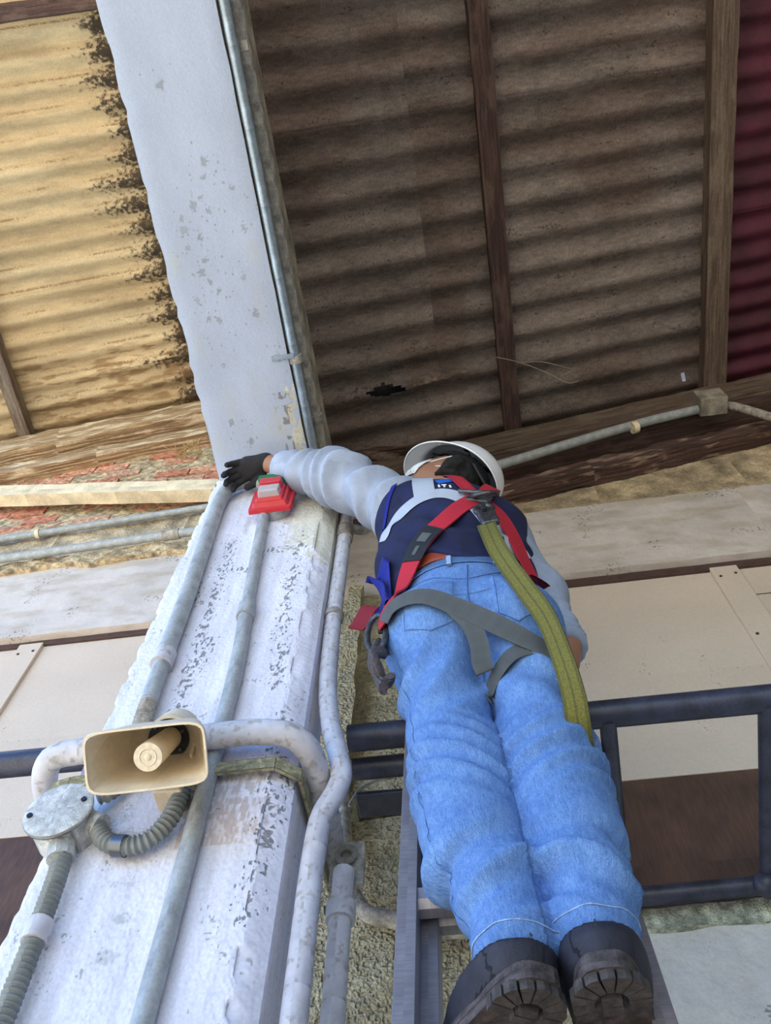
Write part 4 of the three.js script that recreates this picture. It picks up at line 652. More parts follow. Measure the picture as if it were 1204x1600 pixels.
// straps and patches that lie on the body
const bodyAll = (x, y, z) => smin(smin(jeansCore(x, y, z), torso(x, y, z) - 0.012, 0.06), 9, 0.01);
const strapSDF = (x, y, z) => smin(smin(smin(legL(x, y, z), legR(x, y, z), 0.12), pelvis(x, y, z), 0.08), torso(x, y, z) - 0.0175, 0.03);
const hipSDF = (x, y, z) => smin(Math.min(legL(x, y, z), legR(x, y, z)), pelvis(x, y, z), 0.05);
const grad = (f, p) => { const e = 0.004; return V(f(p.x + e, p.y, p.z) - f(p.x - e, p.y, p.z), f(p.x, p.y + e, p.z) - f(p.x, p.y - e, p.z), f(p.x, p.y, p.z + e) - f(p.x, p.y, p.z - e)).normalize(); };
function onBack(f, x, y) { let z = -0.78; for (let i = 0; i < 200; i++) { const d = f(x, y, z); if (d < 0.0008) return V(x, y, z); z -= Math.max(0.001, d * 0.6); if (z < -1.12) break; } // missed: nearest surface point at the flank
  const p = V(x, y, -1.06); for (let i = 0; i < 12; i++) p.addScaledVector(grad(f, p), -f(p.x, p.y, p.z)); return p; }
function strapGeo(f, path, width, thick = 0.003, lift = 0.002, cut = null) {
  const C = curvePts(path.map(([x, y, z]) => (z === undefined ? onBack(f, x, y) : V(x, y, z))), 0.008); const n = C.length, NW = 4, pos = [], uv = [], idx = [];
  for (const p of C) { const d = f(p.x, p.y, p.z); if (d < 0.02) p.addScaledVector(grad(f, p), -d); }
  let s = 0;
  for (let i = 0; i < n; i++) {
    const t = C[Math.min(n - 1, i + 1)].clone().sub(C[Math.max(0, i - 1)]).normalize(), nn = grad(f, C[i]), sd = V().crossVectors(nn, t).normalize(); if (i) s += C[i].distanceTo(C[i - 1]);
    const w = typeof width === 'function' ? width(i / (n - 1)) : width;
    for (let l = 0; l < 2; l++) for (let k = 0; k <= NW; k++) { const e = (k / NW - 0.5) * w, q = C[i].clone().addScaledVector(sd, e), dq = f(q.x, q.y, q.z); q.addScaledVector(nn, -clamp(dq, -0.01, 0.012) + lift + l * thick); pos.push(q.x, q.y, q.z); uv.push(k / NW, s); }
  }
  const R = 2 * (NW + 1), at = (i, l, k) => i * R + l * (NW + 1) + k;
  for (let i = 0; i < n - 1; i++) { for (let k = 0; k < NW; k++) { idx.push(at(i, 1, k), at(i + 1, 1, k), at(i, 1, k + 1), at(i, 1, k + 1), at(i + 1, 1, k), at(i + 1, 1, k + 1)); idx.push(at(i, 0, k), at(i, 0, k + 1), at(i + 1, 0, k), at(i, 0, k + 1), at(i + 1, 0, k + 1), at(i + 1, 0, k)); } for (const k of [0, NW]) idx.push(at(i, 0, k), at(i + 1, 0, k), at(i, 1, k), at(i, 1, k), at(i + 1, 0, k), at(i + 1, 1, k)); }
  const g = new THREE.BufferGeometry(); g.setAttribute('position', new THREE.Float32BufferAttribute(pos, 3)); g.setAttribute('uv', new THREE.Float32BufferAttribute(uv, 2)); g.setIndex(idx); const h = g.toNonIndexed(); g.computeVertexNormals(); return g;
}
const jeansS = (x, y, z) => jeans(x, Math.min(y, 3.08), z);
// jeans details: waistband, belt, pockets, seams, loops
put('waistband', strapGeo(pelvis, [[-0.17, 3.075], [-0.14, 3.075], [-0.08, 3.085], [0, 3.082], [0.08, 3.075], [0.14, 3.07], [0.165, 3.07]], 0.036, 0.003, 0.002), P.denim, jeansMesh);
const beltMesh = put('belt', strapGeo(torso, [[-0.165, 3.105], [-0.13, 3.108], [-0.07, 3.118], [0, 3.115], [0.08, 3.105], [0.15, 3.1]], 0.034, 0.004, 0.004), P.belt); beltMesh.userData.label = 'brown leather belt';
const stitch = (f, path, r = 0.0009, lift = 0.001) => sweep(curvePts(path.map(([x, y, z]) => (z === undefined ? onBack(f, x, y) : V(x, y, z))), 0.006).map((p) => { const d = f(p.x, p.y, p.z), g = grad(f, p); return p.addScaledVector(g, -d + lift); }), r, 5);
for (const [x, y] of [[-0.133, 3.075], [-0.03, 3.083], [0.07, 3.075]]) put('belt_loop', strapGeo(pelvis, [[x, y - 0.03], [x, y], [x + 0.001, y + 0.028]], 0.012, 0.004, 0.005), P.denimPale, jeansMesh);
function pocket(pth, x0, x1, y0, y1) { // patch between bounds, five-sided bottom
  const NX = 14, NY = 14, pos = [], idx = [], uv = []; for (let j = 0; j <= NY; j++) for (let i = 0; i <= NX; i++) { const u = i / NX, v = j / NY, x = lerp(x0, x1, u), yb = y0 + 0.025 * Math.abs(u - 0.5) * 2, y = lerp(yb, y1 + (x - x0) * 0.0, v); const p = onBack(jeansS, x, y), g = grad(jeansS, p); p.addScaledVector(g, (i === 0 || j === 0 || i === NX || j === NY ? -0.001 : 0.003)); pos.push(p.x, p.y, p.z); uv.push(x + 0.4, y + 0.3); }
  for (let j = 0; j < NY; j++) for (let i = 0; i < NX; i++) { const a = j * (NX + 1) + i; idx.push(a, a + 1, a + NX + 1, a + 1, a + NX + 2, a + NX + 1); }
  const g = new THREE.BufferGeometry(); g.setAttribute('position', new THREE.Float32BufferAttribute(pos, 3)); g.setAttribute('uv', new THREE.Float32BufferAttribute(uv, 2)); g.setIndex(idx); g.computeVertexNormals();
  const pk = put('pocket', g, P.denim, jeansMesh); const ym = (y0 + 0.0);
  const e = 0.008, U = [[x0 + e, y1 - e], [x0 + e, y0 + 0.03], [(x0 + x1) / 2, y0 + 0.008], [x1 - e, y0 + 0.03], [x1 - e, y1 - e]];
  for (let k = 1; k < U.length; k++) put('stitching', stitch(jeansS, [U[k - 1], [(U[k - 1][0] + U[k][0]) / 2, (U[k - 1][1] + U[k][1]) / 2], U[k]], 0.0009, 0.0035), P.denimDark, pk);
}
pocket(0, -0.135, -0.02, 2.80, 2.97); pocket(0, 0.05, 0.135, 2.80, 2.97);
put('seam', stitch(jeansS, [[0.008, 3.05], [0.004, 2.98], [0.002, 2.9], [0.003, 2.86]], 0.002), P.denimDark, jeansMesh);
put('seam', stitch(jeansS, [[-0.135, 3.03], [-0.07, 3.02], [0.0, 2.985], [0.07, 3.01], [0.13, 3.03]], 0.0016), P.denimDark, jeansMesh);
for (const [A, K, H, sg] of [[AL, KL, HL, -1], [AR, KR, HR, 1]]) { const pth = []; for (let y = 2.18; y < 2.9; y += 0.03) { const t = y < K[1] ? (y - A[1]) / (K[1] - A[1]) : 0, q = y > K[1] ? (y - K[1]) / (H[1] - K[1]) : 0, cx = y < K[1] ? lerp(A[0], K[0], t) : lerp(K[0], H[0], q), r = y < K[1] ? lerp(0.062, 0.076, t) : lerp(0.076, 0.098, q); pth.push([cx + sg * r * 0.88, y, -1.05 + r * 0.5]); } put('seam', stitch(jeansS, pth, 0.0009, 0.0003), P.denimDark, jeansMesh); }
for (const [A, sg] of [[AL, -1], [AR, 1]]) { const ringP = []; for (let k = -8; k <= 8; k++) { const a = (k / 8) * 2.4; ringP.push([A[0] + 0.066 * Math.sin(a), (sg < 0 ? 2.175 : 2.188) + 0.06 * 0.066 * Math.cos(a), A[2] + 0.066 * Math.cos(a)]); } put('hem_stitch', stitch(jeansS, ringP, 0.001, 0.0003), P.denimPale, jeansMesh); }
// boots
function boot(hx, hz, dx, dz, A, nm) {
  const L = 0.285, F = V(dx, 0, dz).normalize(), R = V(-F.z, 0, F.x), B = (f, u, r) => V(hx + F.x * f + R.x * r, 2.08 + u, hz + F.z * f + R.z * r);   // f from the heel's back, u up, r to the side
  const q = (f, u, r) => { const p = B(f, u, r); return [p.x, p.y, p.z]; };
  const up = all(0.05, cone(...q(0.07, 0.085, 0), 0.043, A[0], 2.24, A[2] - 0.012, 0.042), cone(...q(0.05, 0.06, 0), 0.045, ...q(0.13, 0.06, 0), 0.043), cone(...q(0.12, 0.058, 0), 0.042, ...q(0.225, 0.05, 0.004), 0.046));
  const leg = nm === 'l' ? legL : legR, bo = (x, y, z) => Math.max(y > (nm === 'l' ? 2.152 : 2.165) ? leg(x, y, z) + 0.014 : -1, up(x, y, z) + 0.003 * (vn3(x * 25, y * 25, z * 25, 520) - 0.5) + 0.0015 * sst(Math.abs(y - 2.145) - 0.003, 0.002, 0), 2.106 - y, y - 2.225);
  const c = B(0.13, 0.1, 0), g = netsSDF(bo, [c.x - 0.24, 2.09, c.z - 0.26], [c.x + 0.24, 2.26, c.z + 0.26], 0.006);
  const b = put('boot', uvBox2(g), P.boot); b.userData.label = 'black leather work boot';
  // sole outline in (f, r)
  const out = []; for (let k = 0; k < 48; k++) { const a = (k / 48) * Math.PI * 2, ca = Math.cos(a), sa = Math.sin(a), f = L / 2 - 0.004 - ca * (L / 2), w = 0.048 + (f > 0.1 ? 0.004 * Math.sin(Math.min(1, (f - 0.1) / 0.12) * Math.PI) : -0.001), p = Math.sign(sa) * Math.pow(Math.abs(sa), 0.55); out.push([f, p * w]); }
  const slab = (pts_, u0, u1, gr = 1) => { const n = pts_.length, pos = [], idx = []; for (const u of [u0, u1]) for (const [f, r] of pts_) { const p = B(f, u, r); pos.push(p.x, p.y, p.z); } const c0 = pos.length / 3; let mf = 0, mr = 0; for (const [f, r] of pts_) { mf += f / n; mr += r / n; } for (const u of [u0, u1]) { const p = B(mf, u, mr); pos.push(p.x, p.y, p.z); } for (let i = 0; i < n; i++) { const j = (i + 1) % n; idx.push(i, j, n + i, j, n + j, n + i, c0, i, j, c0 + 1, n + j, n + i); } const g2 = new THREE.BufferGeometry(); g2.setAttribute('position', new THREE.Float32BufferAttribute(pos, 3)); g2.setIndex(idx); const g3 = g2.toNonIndexed(); g3.computeVertexNormals(); return uvBox(g3); };
  const so = put('sole', merge([slab(out, 0.012, 0.034), slab(out.map(([f, r]) => [f, r * 1.02]), 0.024, 0.030)]), P.sole, b); so.userData.label = 'thick lugged sole';
  // heel and forefoot lugs, radial wedges
  const wedge = (cf, a0, a1, r0, r1, h) => { const W = []; for (const [a, r] of [[a0, r0], [a0, r1], [(a0 + a1) / 2, r1 * 1.03], [a1, r1], [a1, r0]]) { const f = cf - Math.cos(a) * r, s2 = Math.sin(a) * r; W.push([f, clamp(s2, -0.047, 0.047)]); } return slab(W, 0.0, h); };
  for (let k = 0; k < 9; k++) { const a0 = -1.9 + k * 0.43; put('tread_lug', wedge(0.047, a0, a0 + 0.36, 0.021, 0.0475, 0.014), P.dust, so); }
  for (const [f, r] of [[0.046, 0], [0.062, 0]]) put('tread_lug', slab([[f - 0.007, r - 0.012], [f + 0.007, r - 0.012], [f + 0.007, r + 0.012], [f - 0.007, r + 0.012]], 0, 0.014), P.dust, so);
  for (let k = 0; k < 5; k++) for (const sd of [-1, 1]) { const f = 0.15 + k * 0.024; put('tread_lug', slab([[f, sd * 0.014], [f + 0.016, sd * 0.014], [f + 0.018, sd * 0.047], [f + 0.002, sd * 0.047]], 0.002, 0.014), P.dust, so); }
  put('heel_stitch', sweep([0, 0.3, 0.6, 0.9].map((t) => { const p = B(0.012 + 0.008 * t, 0.07 + 0.09 * t, 0.0); const d = bo(p.x, p.y, p.z), g2 = grad(bo, p); return p.addScaledVector(g2, -d + 0.0005); }), 0.0014, 5), P.sole, b);
}
boot(0.034, -0.962, -0.5, -0.87, AL, 'l'); boot(0.108, -0.948, 0.08, -1, AR, 'r');
// reflective tape, logo and lettering on the vest
const tapeM = P.tape, vs = (x, y, z) => vestBody(x, y, z);
put('reflective_tape', strapGeo(vs, [[-0.19, 3.30], [-0.15, 3.345], [-0.10, 3.375], [-0.05, 3.385], [-0.01, 3.372], [0.03, 3.33], [0.06, 3.26], [0.1, 3.19], [0.14, 3.14]], 0.044, 0.0012, 0.0022), tapeM, vestMesh);
put('reflective_tape', strapGeo(vs, [[-0.075, 3.39], [-0.078, 3.44], [-0.08, 3.50], [-0.082, 3.545]], 0.056, 0.0012, 0.0028), tapeM, vestMesh);
put('blue_piping', strapGeo(vs, [[-0.19, 3.36], [-0.175, 3.42], [-0.155, 3.48], [-0.135, 3.54]], 0.012, 0.002, 0.002), P.vestBlue, vestMesh);
put('logo', strapGeo(vs, [[-0.042, 3.448], [-0.022, 3.455], [-0.002, 3.46]], 0.03, 0.001, 0.002), P.logo, vestMesh).userData.label = 'small blue emblem';
for (const pth of [[[-0.038, 3.428], [-0.036, 3.414]], [[-0.025, 3.426], [-0.023, 3.411]], [[-0.031, 3.426], [-0.018, 3.424]], [[-0.010, 3.42], [-0.008, 3.406]]]) put('lettering', strapGeo(vs, pth, 0.005, 0.0008, 0.0026), P.white, vestMesh);
put('lettering', strapGeo(vs, [[0.045, 3.302], [0.052, 3.292]], 0.006, 0.0008, 0.0026), P.white, vestMesh);
{ // open left front of the vest hanging away from the body, blue lining showing
  const NX = 10, NY = 18, pos = [], idx = [], uv = []; for (let j = 0; j <= NY; j++) for (let i = 0; i <= NX; i++) { const v = j / NY, u = i / NX, y = lerp(3.36, 2.985, v), w = 0.045 * Math.sin(Math.min(1, v * 1.3 + 0.12) * Math.PI * 0.72); const x = -0.176 - u * w * (1.15 + 0.3 * Math.sin(v * 13 + 1)) + 0.012 * v, z = -1.01 - u * 0.05 + 0.014 * Math.sin(u * 7 + v * 13) + 0.02 * v; pos.push(x, y - 0.03 * u * (v > 0.5 ? -1 : 0.4), z); uv.push(u * 0.1, y); }
  for (let j = 0; j < NY; j++) for (let i = 0; i < NX; i++) { const a = j * (NX + 1) + i; idx.push(a, a + 1, a + NX + 1, a + 1, a + NX + 2, a + NX + 1); }
  const g = new THREE.BufferGeometry(); g.setAttribute('position', new THREE.Float32BufferAttribute(pos, 3)); g.setAttribute('uv', new THREE.Float32BufferAttribute(uv, 2)); g.setIndex(idx); g.computeVertexNormals(); put('vest_flap', g, P.vestBlue, vestMesh).userData.label = 'blue lined front edge of the vest';
}
// head, neck and hands: one body mesh
const hF = V(-0.79, 0.57, 0.2).normalize(), hU = V(0.53, 0.81, -0.1).normalize(), hL = V().crossVectors(hU, hF).normalize();   // forward, up, left ear
hU.crossVectors(hF, hL);
const HC = V(-0.012, 3.695, -1.062), HW = (f, u, l) => V(HC.x + hF.x * f + hU.x * u + hL.x * l, HC.y + hF.y * f + hU.y * u + hL.y * l, HC.z + hF.z * f + hU.z * u + hL.z * l);
const toH = (x, y, z) => { const px = x - HC.x, py = y - HC.y, pz = z - HC.z; return [px * hF.x + py * hF.y + pz * hF.z, px * hU.x + py * hU.y + pz * hU.z, px * hL.x + py * hL.y + pz * hL.z]; };
const headLocal = (() => { const sk = ell(0, 0.02, 0, 0.094, 0.098, 0.074), jaw = cone(0.045, -0.075, 0.018, 0.036, 0.045, -0.075, -0.018, 0.036), jaw2 = cone(0.01, -0.04, 0, 0.062, 0.04, -0.05, 0, 0.055), nose = cone(0.095, -0.01, 0, 0.009, 0.108, -0.035, 0, 0.014), brow = cone(0.082, 0.02, 0.03, 0.014, 0.082, 0.02, -0.03, 0.014), lips = cone(0.09, -0.062, 0.014, 0.009, 0.09, -0.062, -0.014, 0.009), chin = ell(0.075, -0.095, 0, 0.022, 0.018, 0.022);
  const ears = (s) => { const o = ell(-0.012, -0.012, s * 0.077, 0.019, 0.031, 0.009), i = ell(-0.006, -0.012, s * 0.087, 0.011, 0.021, 0.008); return (a, b, c) => smax(o(a, b, c), -i(a, b, c), 0.006); }; const eL = ears(1), eR = ears(-1), soL = ell(0.088, -0.002, 0.03, 0.012, 0.009, 0.014), soR = ell(0.088, -0.002, -0.03, 0.012, 0.009, 0.014);
  return (a, b, c) => { let d = smin(sk(a, b, c), jaw2(a, b, c), 0.04); d = smin(d, jaw(a, b, c), 0.04); d = smin(d, chin(a, b, c), 0.02); d = smin(d, nose(a, b, c), 0.012); d = smin(d, brow(a, b, c), 0.015); d = smin(d, lips(a, b, c), 0.01); d = smax(d, -soL(a, b, c), 0.01); d = smax(d, -soR(a, b, c), 0.01); d = smin(d, eL(a, b, c), 0.006); return smin(d, eR(a, b, c), 0.006); }; })();
const headSDF = (x, y, z) => { const [a, b, c] = toH(x, y, z); return smin(headLocal(a, b, c), neckS(x, y, z), 0.03); };
const nk = HW(-0.02, -0.06, 0), neckS = cone(-0.015, 3.46, -1.075, 0.062, nk.x, nk.y, nk.z, 0.056);
// gloved left hand and right hand: palm and five fingers
function handSDF(W, dir, nrm, curl, spread = 1, k = 0.006) { // W wrist, dir along the hand, nrm out of the back of the hand
  const d = V(...dir).normalize(), n = V(...nrm); n.addScaledVector(d, -n.dot(d)).normalize(); const s = V().crossVectors(d, n), at = (a, b, c) => V(W[0], W[1], W[2]).addScaledVector(d, a).addScaledVector(s, b).addScaledVector(n, c);
  const c2 = (A, ra, B, rb) => cone(A.x, A.y, A.z, ra, B.x, B.y, B.z, rb), f = [c2(at(0, 0.0, 0), 0.024, at(0.05, 0.012, 0), 0.02), c2(at(0, -0.0, 0), 0.024, at(0.055, -0.016, 0), 0.02), c2(at(0.03, 0.018, 0), 0.015, at(0.075, 0.026, 0), 0.012), c2(at(0.03, 0, 0), 0.018, at(0.08, 0.0, 0), 0.013)];
  const fin = [[0.078, 0.029, 0.062, 0.0085], [0.084, 0.0105, 0.074, 0.009], [0.084, -0.0085, 0.07, 0.009], [0.074, -0.027, 0.055, 0.008]], fs = [];
  for (const [a, b, L, r] of fin) { let p = at(a, b, 0), ang = 0; const segs = [0.45, 0.32, 0.25]; let prev = p; for (let i = 0; i < 3; i++) { ang += curl * (i === 0 ? 0.7 : 1.1); const q = prev.clone().addScaledVector(d, Math.cos(ang) * L * segs[i]).addScaledVector(n, -Math.sin(ang) * L * segs[i]).addScaledVector(s, b * 0.15 * spread); fs.push(c2(prev, r * (1 - i * 0.08), q, r * (0.93 - i * 0.08))); prev = q; } }
  const t0 = at(0.022, 0.026, -0.004), t1 = at(0.05, 0.048, -0.014), t2 = at(0.078, 0.05, -0.026); fs.push(c2(t0, 0.014, t1, 0.0115), c2(t1, 0.0112, t2, 0.009));
  return (x, y, z) => { let q = f[0](x, y, z); for (let i = 1; i < f.length; i++) q = smin(q, f[i](x, y, z), 0.015); for (const g of fs) q = smin(q, g(x, y, z), k); return q; };
}
const HDL = V(-0.078, 0.04, -0.02), handL = handSDF([-0.565, 3.85, -0.985], [-0.75, -0.12, -0.12], [-0.1, 0.85, -0.15], 0.5, 0.9, 0.003), foreL = cone(...WL, 0.033, -0.575, 3.855, -0.985, 0.026);
const handR = handSDF([0.186, 2.905, -1.135], [-0.45, -0.55, -0.7], [0.7, 0.2, -0.5], 0.5), foreR = cone(...WR, 0.034, 0.186, 2.905, -1.135, 0.027);
{
  const g1 = netsSDF(headSDF, [-0.16, 3.44, -1.2], [0.12, 3.86, -0.93], 0.004), g2 = netsSDF((x, y, z) => foreL(x, y, z), [-0.62, 3.7, -1.06], [-0.42, 3.92, -0.9], 0.004), g3 = netsSDF((x, y, z) => smin(handR(x, y, z), foreR(x, y, z), 0.02), [0.02, 2.72, -1.3], [0.25, 3.0, -1.04], 0.004);
  const bo = put('body', merge([uvBox2(g1), uvBox2(g2), uvBox2(g3)]), P.skin); bo.userData.label = 'skin of head, neck, wrist and hand';
  put('glove', uvBox2(netsSDF((x, y, z) => handL(x, y, z) - 0.002, [-0.74, 3.72, -1.12], [-0.5, 3.97, -0.88], 0.0035)), P.glove).userData.label = 'black work glove on the raised hand';
  const hairS = (x, y, z) => { const [a, b, c] = toH(x, y, z), d = smin(headLocal(a, b, c), neckS(x, y, z), 0.03), n = (vn3(x * 70, y * 70, z * 70, 530) - 0.5) * 0.008; return Math.max(d - 0.008 + n, a - 0.004 - Math.max(0, b - 0.012) * 1.6, -0.062 - b - (a + 0.05) * 0.5); };
  put('hair', uvBox2(netsSDF(hairS, [-0.16, 3.55, -1.2], [0.13, 3.86, -0.93], 0.004)), P.hair).userData.label = 'short dark hair';
  for (const s of [1]) put('mask_loop', sweep(curvePts([HW(0.072, -0.035, s * 0.052), HW(0.035, -0.02, s * 0.073), HW(0.0, 0.012, s * 0.086), HW(-0.024, 0.005, s * 0.088), HW(-0.03, -0.02, s * 0.084), HW(-0.018, -0.04, s * 0.078), HW(0.02, -0.05, s * 0.068), HW(0.065, -0.06, s * 0.05)], 0.004), 0.0016, 6), P.white);
  const maskS = (x, y, z) => { const [a, b, c] = toH(x, y, z); return Math.max(Math.abs(headLocal(a, b, c) - 0.004) - 0.0018, 0.055 - a, b + 0.02, -b - 0.105); };
  put('face_mask', uvBox2(netsSDF(maskS, [-0.17, 3.52, -1.2], [0.05, 3.86, -0.93], 0.0035)), P.white).userData.label = 'pale face mask';
}
// hard hat, worn on the head
{
  const o = HW(0, 0, 0), h = tag(group('hard_hat', [o.x, o.y, o.z]), 'white hard hat with orange rear knob on the worker', 'helmet'), Wl = (f, u, l) => { const p = HW(f, u, l); return [p.x - o.x, p.y - o.y, p.z - o.z]; };
  const NA = 96, NR = 22, surf = (off, close) => { const pos = [], idx = []; for (let i = 0; i <= NR; i++) for (let k = 0; k <= NA; k++) {
      const a = (k / NA) * 2 * Math.PI, t = i / NR, front = Math.max(0, Math.cos(a)), bf = Math.pow(front, 2.2); let r, u; const domeEnd = 0.8;
      if (t <= domeEnd) { const th = (t / domeEnd) * Math.PI * 0.5; r = Math.pow(Math.sin(th), 0.92); u = 0.045 + 0.115 * Math.pow(Math.cos(th), 0.85); if (th < 0.9) u += 0.006 * Math.exp(-((Math.sin(a) * r) ** 2) / 0.03); } else { const q = (t - domeEnd) / (1 - domeEnd); r = 1 + q * (0.05 + 0.30 * bf); u = 0.045 - q * (0.012 + 0.016 * bf); }
      const rf = 0.132 - off, rl = 0.108 - off; pos.push(...Wl(Math.cos(a) * r * rf - 0.006, u - off * 0.8, Math.sin(a) * r * rl)); }
    for (let i = 0; i < NR; i++) for (let k = 0; k < NA; k++) { const A = i * (NA + 1) + k, B = A + NA + 1; idx.push(A, B, A + 1, B, B + 1, A + 1); } const g = new THREE.BufferGeometry(); g.setAttribute('position', new THREE.Float32BufferAttribute(pos, 3)); g.setIndex(idx); g.computeVertexNormals(); return uvBox2(g); };
  mesh('shell', surf(0), P.helmet, h); mesh('shell_lining', surf(0.0035), P.helmetIn, h).userData.label = 'pale inner face of the shell';
  const rimP = []; for (let k = 0; k <= 96; k++) { const a = (k / 96) * 2 * Math.PI, bf = Math.pow(Math.max(0, Math.cos(a)), 2.2), r = 1.05 + 0.3 * bf; rimP.push(V(...Wl(Math.cos(a) * r * 0.131 - 0.006, 0.0315 - 0.016 * bf, Math.sin(a) * r * 0.1075))); }
  mesh('rim', sweep(rimP, 0.0025, 8), P.helmet, h);
  const band = []; for (let k = 0; k <= 64; k++) { const a = (k / 64) * 2 * Math.PI; band.push([Math.cos(a) * 0.106 - 0.004, Math.sin(a) * 0.085]); }
  const strip = (u0, u1, sc = 1) => { const pos = [], idx = []; band.forEach(([f, l]) => { pos.push(...Wl(f * sc, u0 - (f < -0.05 ? 0.25 * (-0.05 - f) : 0), l * sc), ...Wl(f * sc, u1, l * sc)); }); for (let k = 0; k < band.length - 1; k++) idx.push(2 * k, 2 * k + 1, 2 * k + 2, 2 * k + 2, 2 * k + 1, 2 * k + 3); const g = new THREE.BufferGeometry(); g.setAttribute('position', new THREE.Float32BufferAttribute(pos, 3)); g.setIndex(idx); g.computeVertexNormals(); return uvBox2(g); };
  mesh('headband', strip(0.022, 0.05), P.black, h);
  for (let k = 0; k < 6; k++) { const a = (k / 6) * Math.PI * 2 + 0.5; mesh('suspension_strap', sweep(curvePts([V(...Wl(Math.cos(a) * 0.118 - 0.006, 0.05, Math.sin(a) * 0.096)), V(...Wl(Math.cos(a) * 0.085, 0.095, Math.sin(a) * 0.07)), V(...Wl(Math.cos(a) * 0.03, 0.125, Math.sin(a) * 0.03))], 0.01), 0.007, 8, 0.25), P.black, h); }
  mesh('clip', bx(-0.006, 0.006, -0.006, 0.006, -0.004, 0.004, 0.002).translate(...Wl(0.07, 0.04, 0.095)), P.white, h);
  const kn = V(...Wl(-0.128, 0.006, 0.018)), kd = hF.clone().multiplyScalar(-0.75).addScaledVector(hU, -0.55).normalize();
  mesh('nape_strap', sweep(curvePts([V(...Wl(-0.06, 0.02, 0.078)), V(...Wl(-0.105, 0.006, 0.045)), kn, V(...Wl(-0.115, 0.006, -0.035)), V(...Wl(-0.06, 0.02, -0.078))], 0.006), 0.012, 8, 0.3), P.black, h);
  mesh('ratchet_knob', sweep([kn.clone().addScaledVector(kd, 0.002), kn.clone().addScaledVector(kd, 0.02)], 0.0185, 20), P.orange, h).userData.label = 'orange adjustment knob';
}
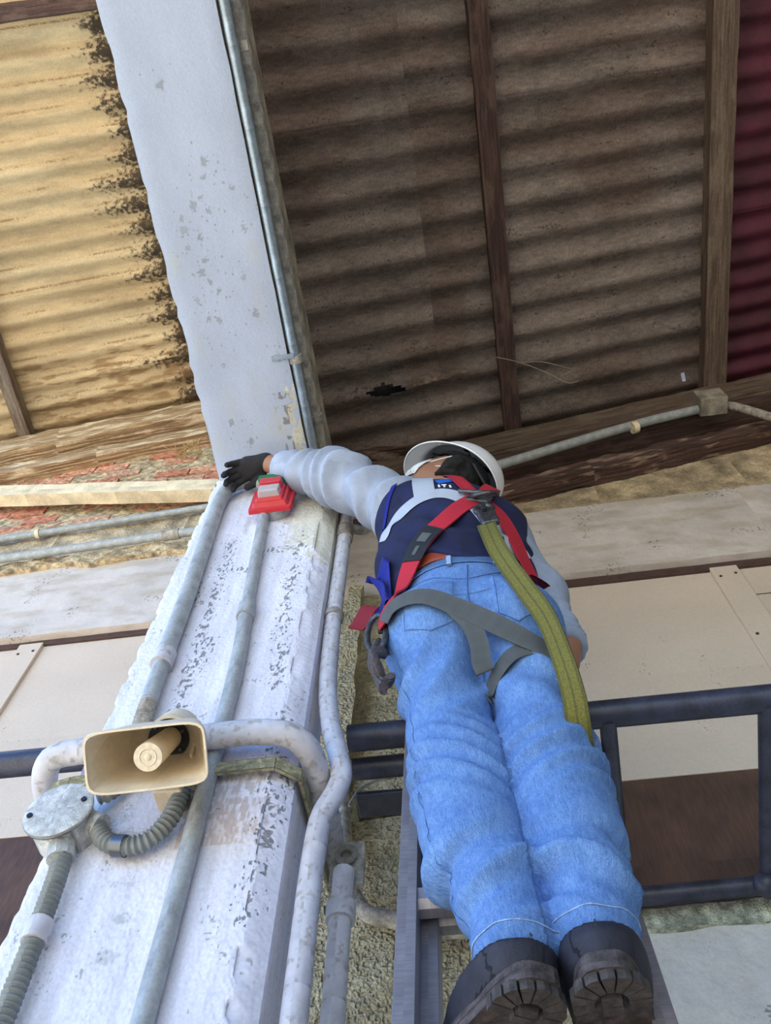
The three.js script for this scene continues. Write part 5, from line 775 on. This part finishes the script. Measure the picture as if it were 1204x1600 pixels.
// safety harness
{
  const h = tag(group('safety_harness'), 'red and grey safety harness strapped over the vest and jeans', 'harness'), sg = (n, p, w, m, th = 0.003, lift = 0.003, f = strapSDF) => mesh(n, strapGeo(f, p, w, th, lift), m, h);
  sg('back_strap', [[0.06, 3.35], [0.02, 3.30], [-0.03, 3.225], [-0.08, 3.165], [-0.12, 3.09], [-0.148, 3.0], [-0.163, 2.93], [-0.168, 2.87]], 0.05, P.red);
  sg('back_strap', [[0.06, 3.345], [0.095, 3.29], [0.118, 3.21], [0.135, 3.12], [0.146, 3.04], [0.152, 2.95]], 0.046, P.red);
  sg('shoulder_strap', [[0.055, 3.335], [0.035, 3.385], [0.018, 3.43], [0.004, 3.48], [-0.01, 3.53]], 0.036, P.red, 0.003, 0.005); sg('shoulder_strap', [[0.065, 3.345], [0.085, 3.41], [0.1, 3.47]], 0.042, P.red, 0.003, 0.005);
  const lab = sg('strap_label', [[-0.055, 3.197], [-0.085, 3.16], [-0.112, 3.105]], 0.054, P.black, 0.0015, 0.0068); lab.userData.label = 'black fabric label on the red strap';
  mesh('label_print', strapGeo(strapSDF, [[-0.072, 3.178], [-0.088, 3.154]], 0.026, 0.0008, 0.0088), P.grey, lab); mesh('label_print', strapGeo(strapSDF, [[-0.094, 3.142], [-0.106, 3.12]], 0.01, 0.0008, 0.0088), P.grey, lab);
  sg('seat_strap', [[-0.168, 2.875], [-0.15, 2.89], [-0.09, 2.88], [-0.015, 2.835], [0.055, 2.785], [0.11, 2.745], [0.15, 2.725], [0.175, 2.72, -1.06]], 0.042, P.grey, 0.003, 0.006).userData.label = 'grey strap across the seat';
  sg('leg_loop', [[-0.03, 2.842], [0.0, 2.80], [0.012, 2.75], [0.008, 2.70, -1.02]], 0.036, P.grey, 0.003, 0.004); sg('leg_loop', [[0.022, 2.665, -1.03], [0.04, 2.70], [0.075, 2.728], [0.12, 2.735], [0.155, 2.728]], 0.034, P.grey, 0.003, 0.003, hipSDF);
  // dorsal plate and ring
  const c = onBack(strapSDF, 0.062, 3.335); c.z += 0.014; const D = mesh('dorsal_plate', bx(-0.032, 0.032, -0.026, 0.026, -0.005, 0.005, 0.004).rotateZ(-0.5).translate(c.x, c.y, c.z), P.steel, h);
  const rg = []; for (let k = 0; k <= 24; k++) { const a = (k / 24) * Math.PI * 2; rg.push(V(c.x + 0.012 + 0.03 * Math.cos(a), c.y - 0.03 + 0.026 * Math.sin(a), c.z + 0.018 - 0.018 * Math.sin(a))); } mesh('d_ring', sweep(rg, 0.0055, 10), P.steel, h).userData.label = 'steel ring between the shoulders';
  mesh('slide_bar', sweep([V(c.x - 0.05, c.y + 0.035, c.z + 0.006), V(c.x + 0.03, c.y - 0.012, c.z + 0.012)], 0.006, 8), P.steel, h);
  // left hip ring, hanging strap end and folded spare webbing
  const hr = []; for (let k = 0; k <= 28; k++) { const a = (k / 28) * Math.PI * 2; hr.push(V(-0.192 + 0.021 * Math.cos(a) - 0.012 * Math.sin(a) * 0.3, 2.885 + 0.062 * Math.sin(a), -0.995 + 0.012 * Math.cos(a))); } mesh('hip_ring', sweep(hr, 0.0065, 10), P.steel, h).userData.label = 'grey side ring at the left hip';
  const flag = new THREE.BoxGeometry(0.062, 0.05, 0.003, 8, 4, 1), fp = flag.attributes.position; for (let i = 0; i < fp.count; i++) fp.setZ(i, fp.getZ(i) + 0.006 * Math.sin(fp.getX(i) * 60)); flag.computeVertexNormals(); flag.rotateZ(0.85).rotateY(-0.3).translate(-0.228, 2.985, -1.02); mesh('strap_end', flag, P.redDark, h).userData.label = 'loose dark red strap end';
  for (let k = 0; k < 4; k++) mesh('folded_webbing', sweep(curvePts([V(-0.186 + k * 0.006, 2.86, -1.0 - k * 0.008), V(-0.2 + k * 0.004, 2.80 - k * 0.01, -0.99 + k * 0.006), V(-0.188 + k * 0.007, 2.74, -1.0 - 0.006 * k), V(-0.175 + k * 0.004, 2.705 + k * 0.012, -0.995)], 0.008), (s) => 0.011 + 0.004 * Math.sin(s * 90 + k), 8, 0.6), P.steel.clone ? mottledOnce() : P.grey, h);
  mesh('strap_keeper', bx(-0.012, 0.012, -0.03, 0.03, -0.004, 0.004, 0.003).translate(-0.176, 2.90, -0.985), P.black, h);
}
function mottledOnce() { return (mottledOnce.m ??= mottled([86, 78, 80], 0.5, 0.03, 6, 540, 0.001, {}, 128)); }
{ // webbing lanyard hanging from the back ring and passing down to the ladder
  const l = tag(group('lanyard'), 'olive-yellow webbing lanyard hanging down the right side of the worker', 'lanyard');
  const C = curvePts(pts([[0.062, 3.15, -0.915], [0.065, 3.10, -0.905], [0.074, 3.014, -0.90], [0.088, 2.945, -0.90], [0.113, 2.842, -0.90], [0.137, 2.75, -0.905], [0.15, 2.64, -0.92], [0.156, 2.57, -0.95], [0.156, 2.53, -1.0], [0.158, 2.51, -1.06]]), 0.01), n = C.length, pos = [], uv = [], idx = []; let s = 0;
  for (let i = 0; i < n; i++) { const t = C[Math.min(n - 1, i + 1)].clone().sub(C[Math.max(0, i - 1)]).normalize(), q = i / (n - 1), tw = lerp(0.15, 0.75, sst(q, 0.05, 0.35)) - 0.25 * sst(q, 0.6, 1), sd0 = V(Math.cos(tw), 0, Math.sin(tw)); sd0.addScaledVector(t, -sd0.dot(t)).normalize(); const nn = V().crossVectors(t, sd0), w = 0.042; if (i) s += C[i].distanceTo(C[i - 1]); for (const [e, f] of [[-0.5, -1], [0.5, -1], [0.5, 1], [-0.5, 1]]) { const p = C[i].clone().addScaledVector(sd0, e * w).addScaledVector(nn, f * 0.0016); pos.push(p.x, p.y, p.z); uv.push(e + 0.5, s); } }
  for (let i = 0; i < n - 1; i++) for (let k = 0; k < 4; k++) { const a = i * 4 + k, b = i * 4 + ((k + 1) % 4); idx.push(a, b, a + 4, b, b + 4, a + 4); }
  const g = new THREE.BufferGeometry(); g.setAttribute('position', new THREE.Float32BufferAttribute(pos, 3)); g.setAttribute('uv', new THREE.Float32BufferAttribute(uv, 2)); g.setIndex(idx); const g2 = g.toNonIndexed(); g2.computeVertexNormals(); mesh('webbing', g2, P.lime, l);
  const hk = mesh('connector', merge([bx(-0.022, 0.022, -0.045, 0.03, -0.009, 0.009, 0.008).rotateZ(0.15).translate(0.068, 3.19, -0.915), new THREE.TorusGeometry(0.02, 0.007, 10, 24).rotateZ(0.2).translate(0.064, 3.232, -0.92)]), P.steel, l); hk.userData.label = 'worn grey metal hook';
  mesh('gate', bx(-0.006, 0.006, -0.012, 0.012, -0.011, 0.011, 0.003).translate(0.062, 3.205, -0.906), P.black, l);
}
renderer.render(scene, camera);
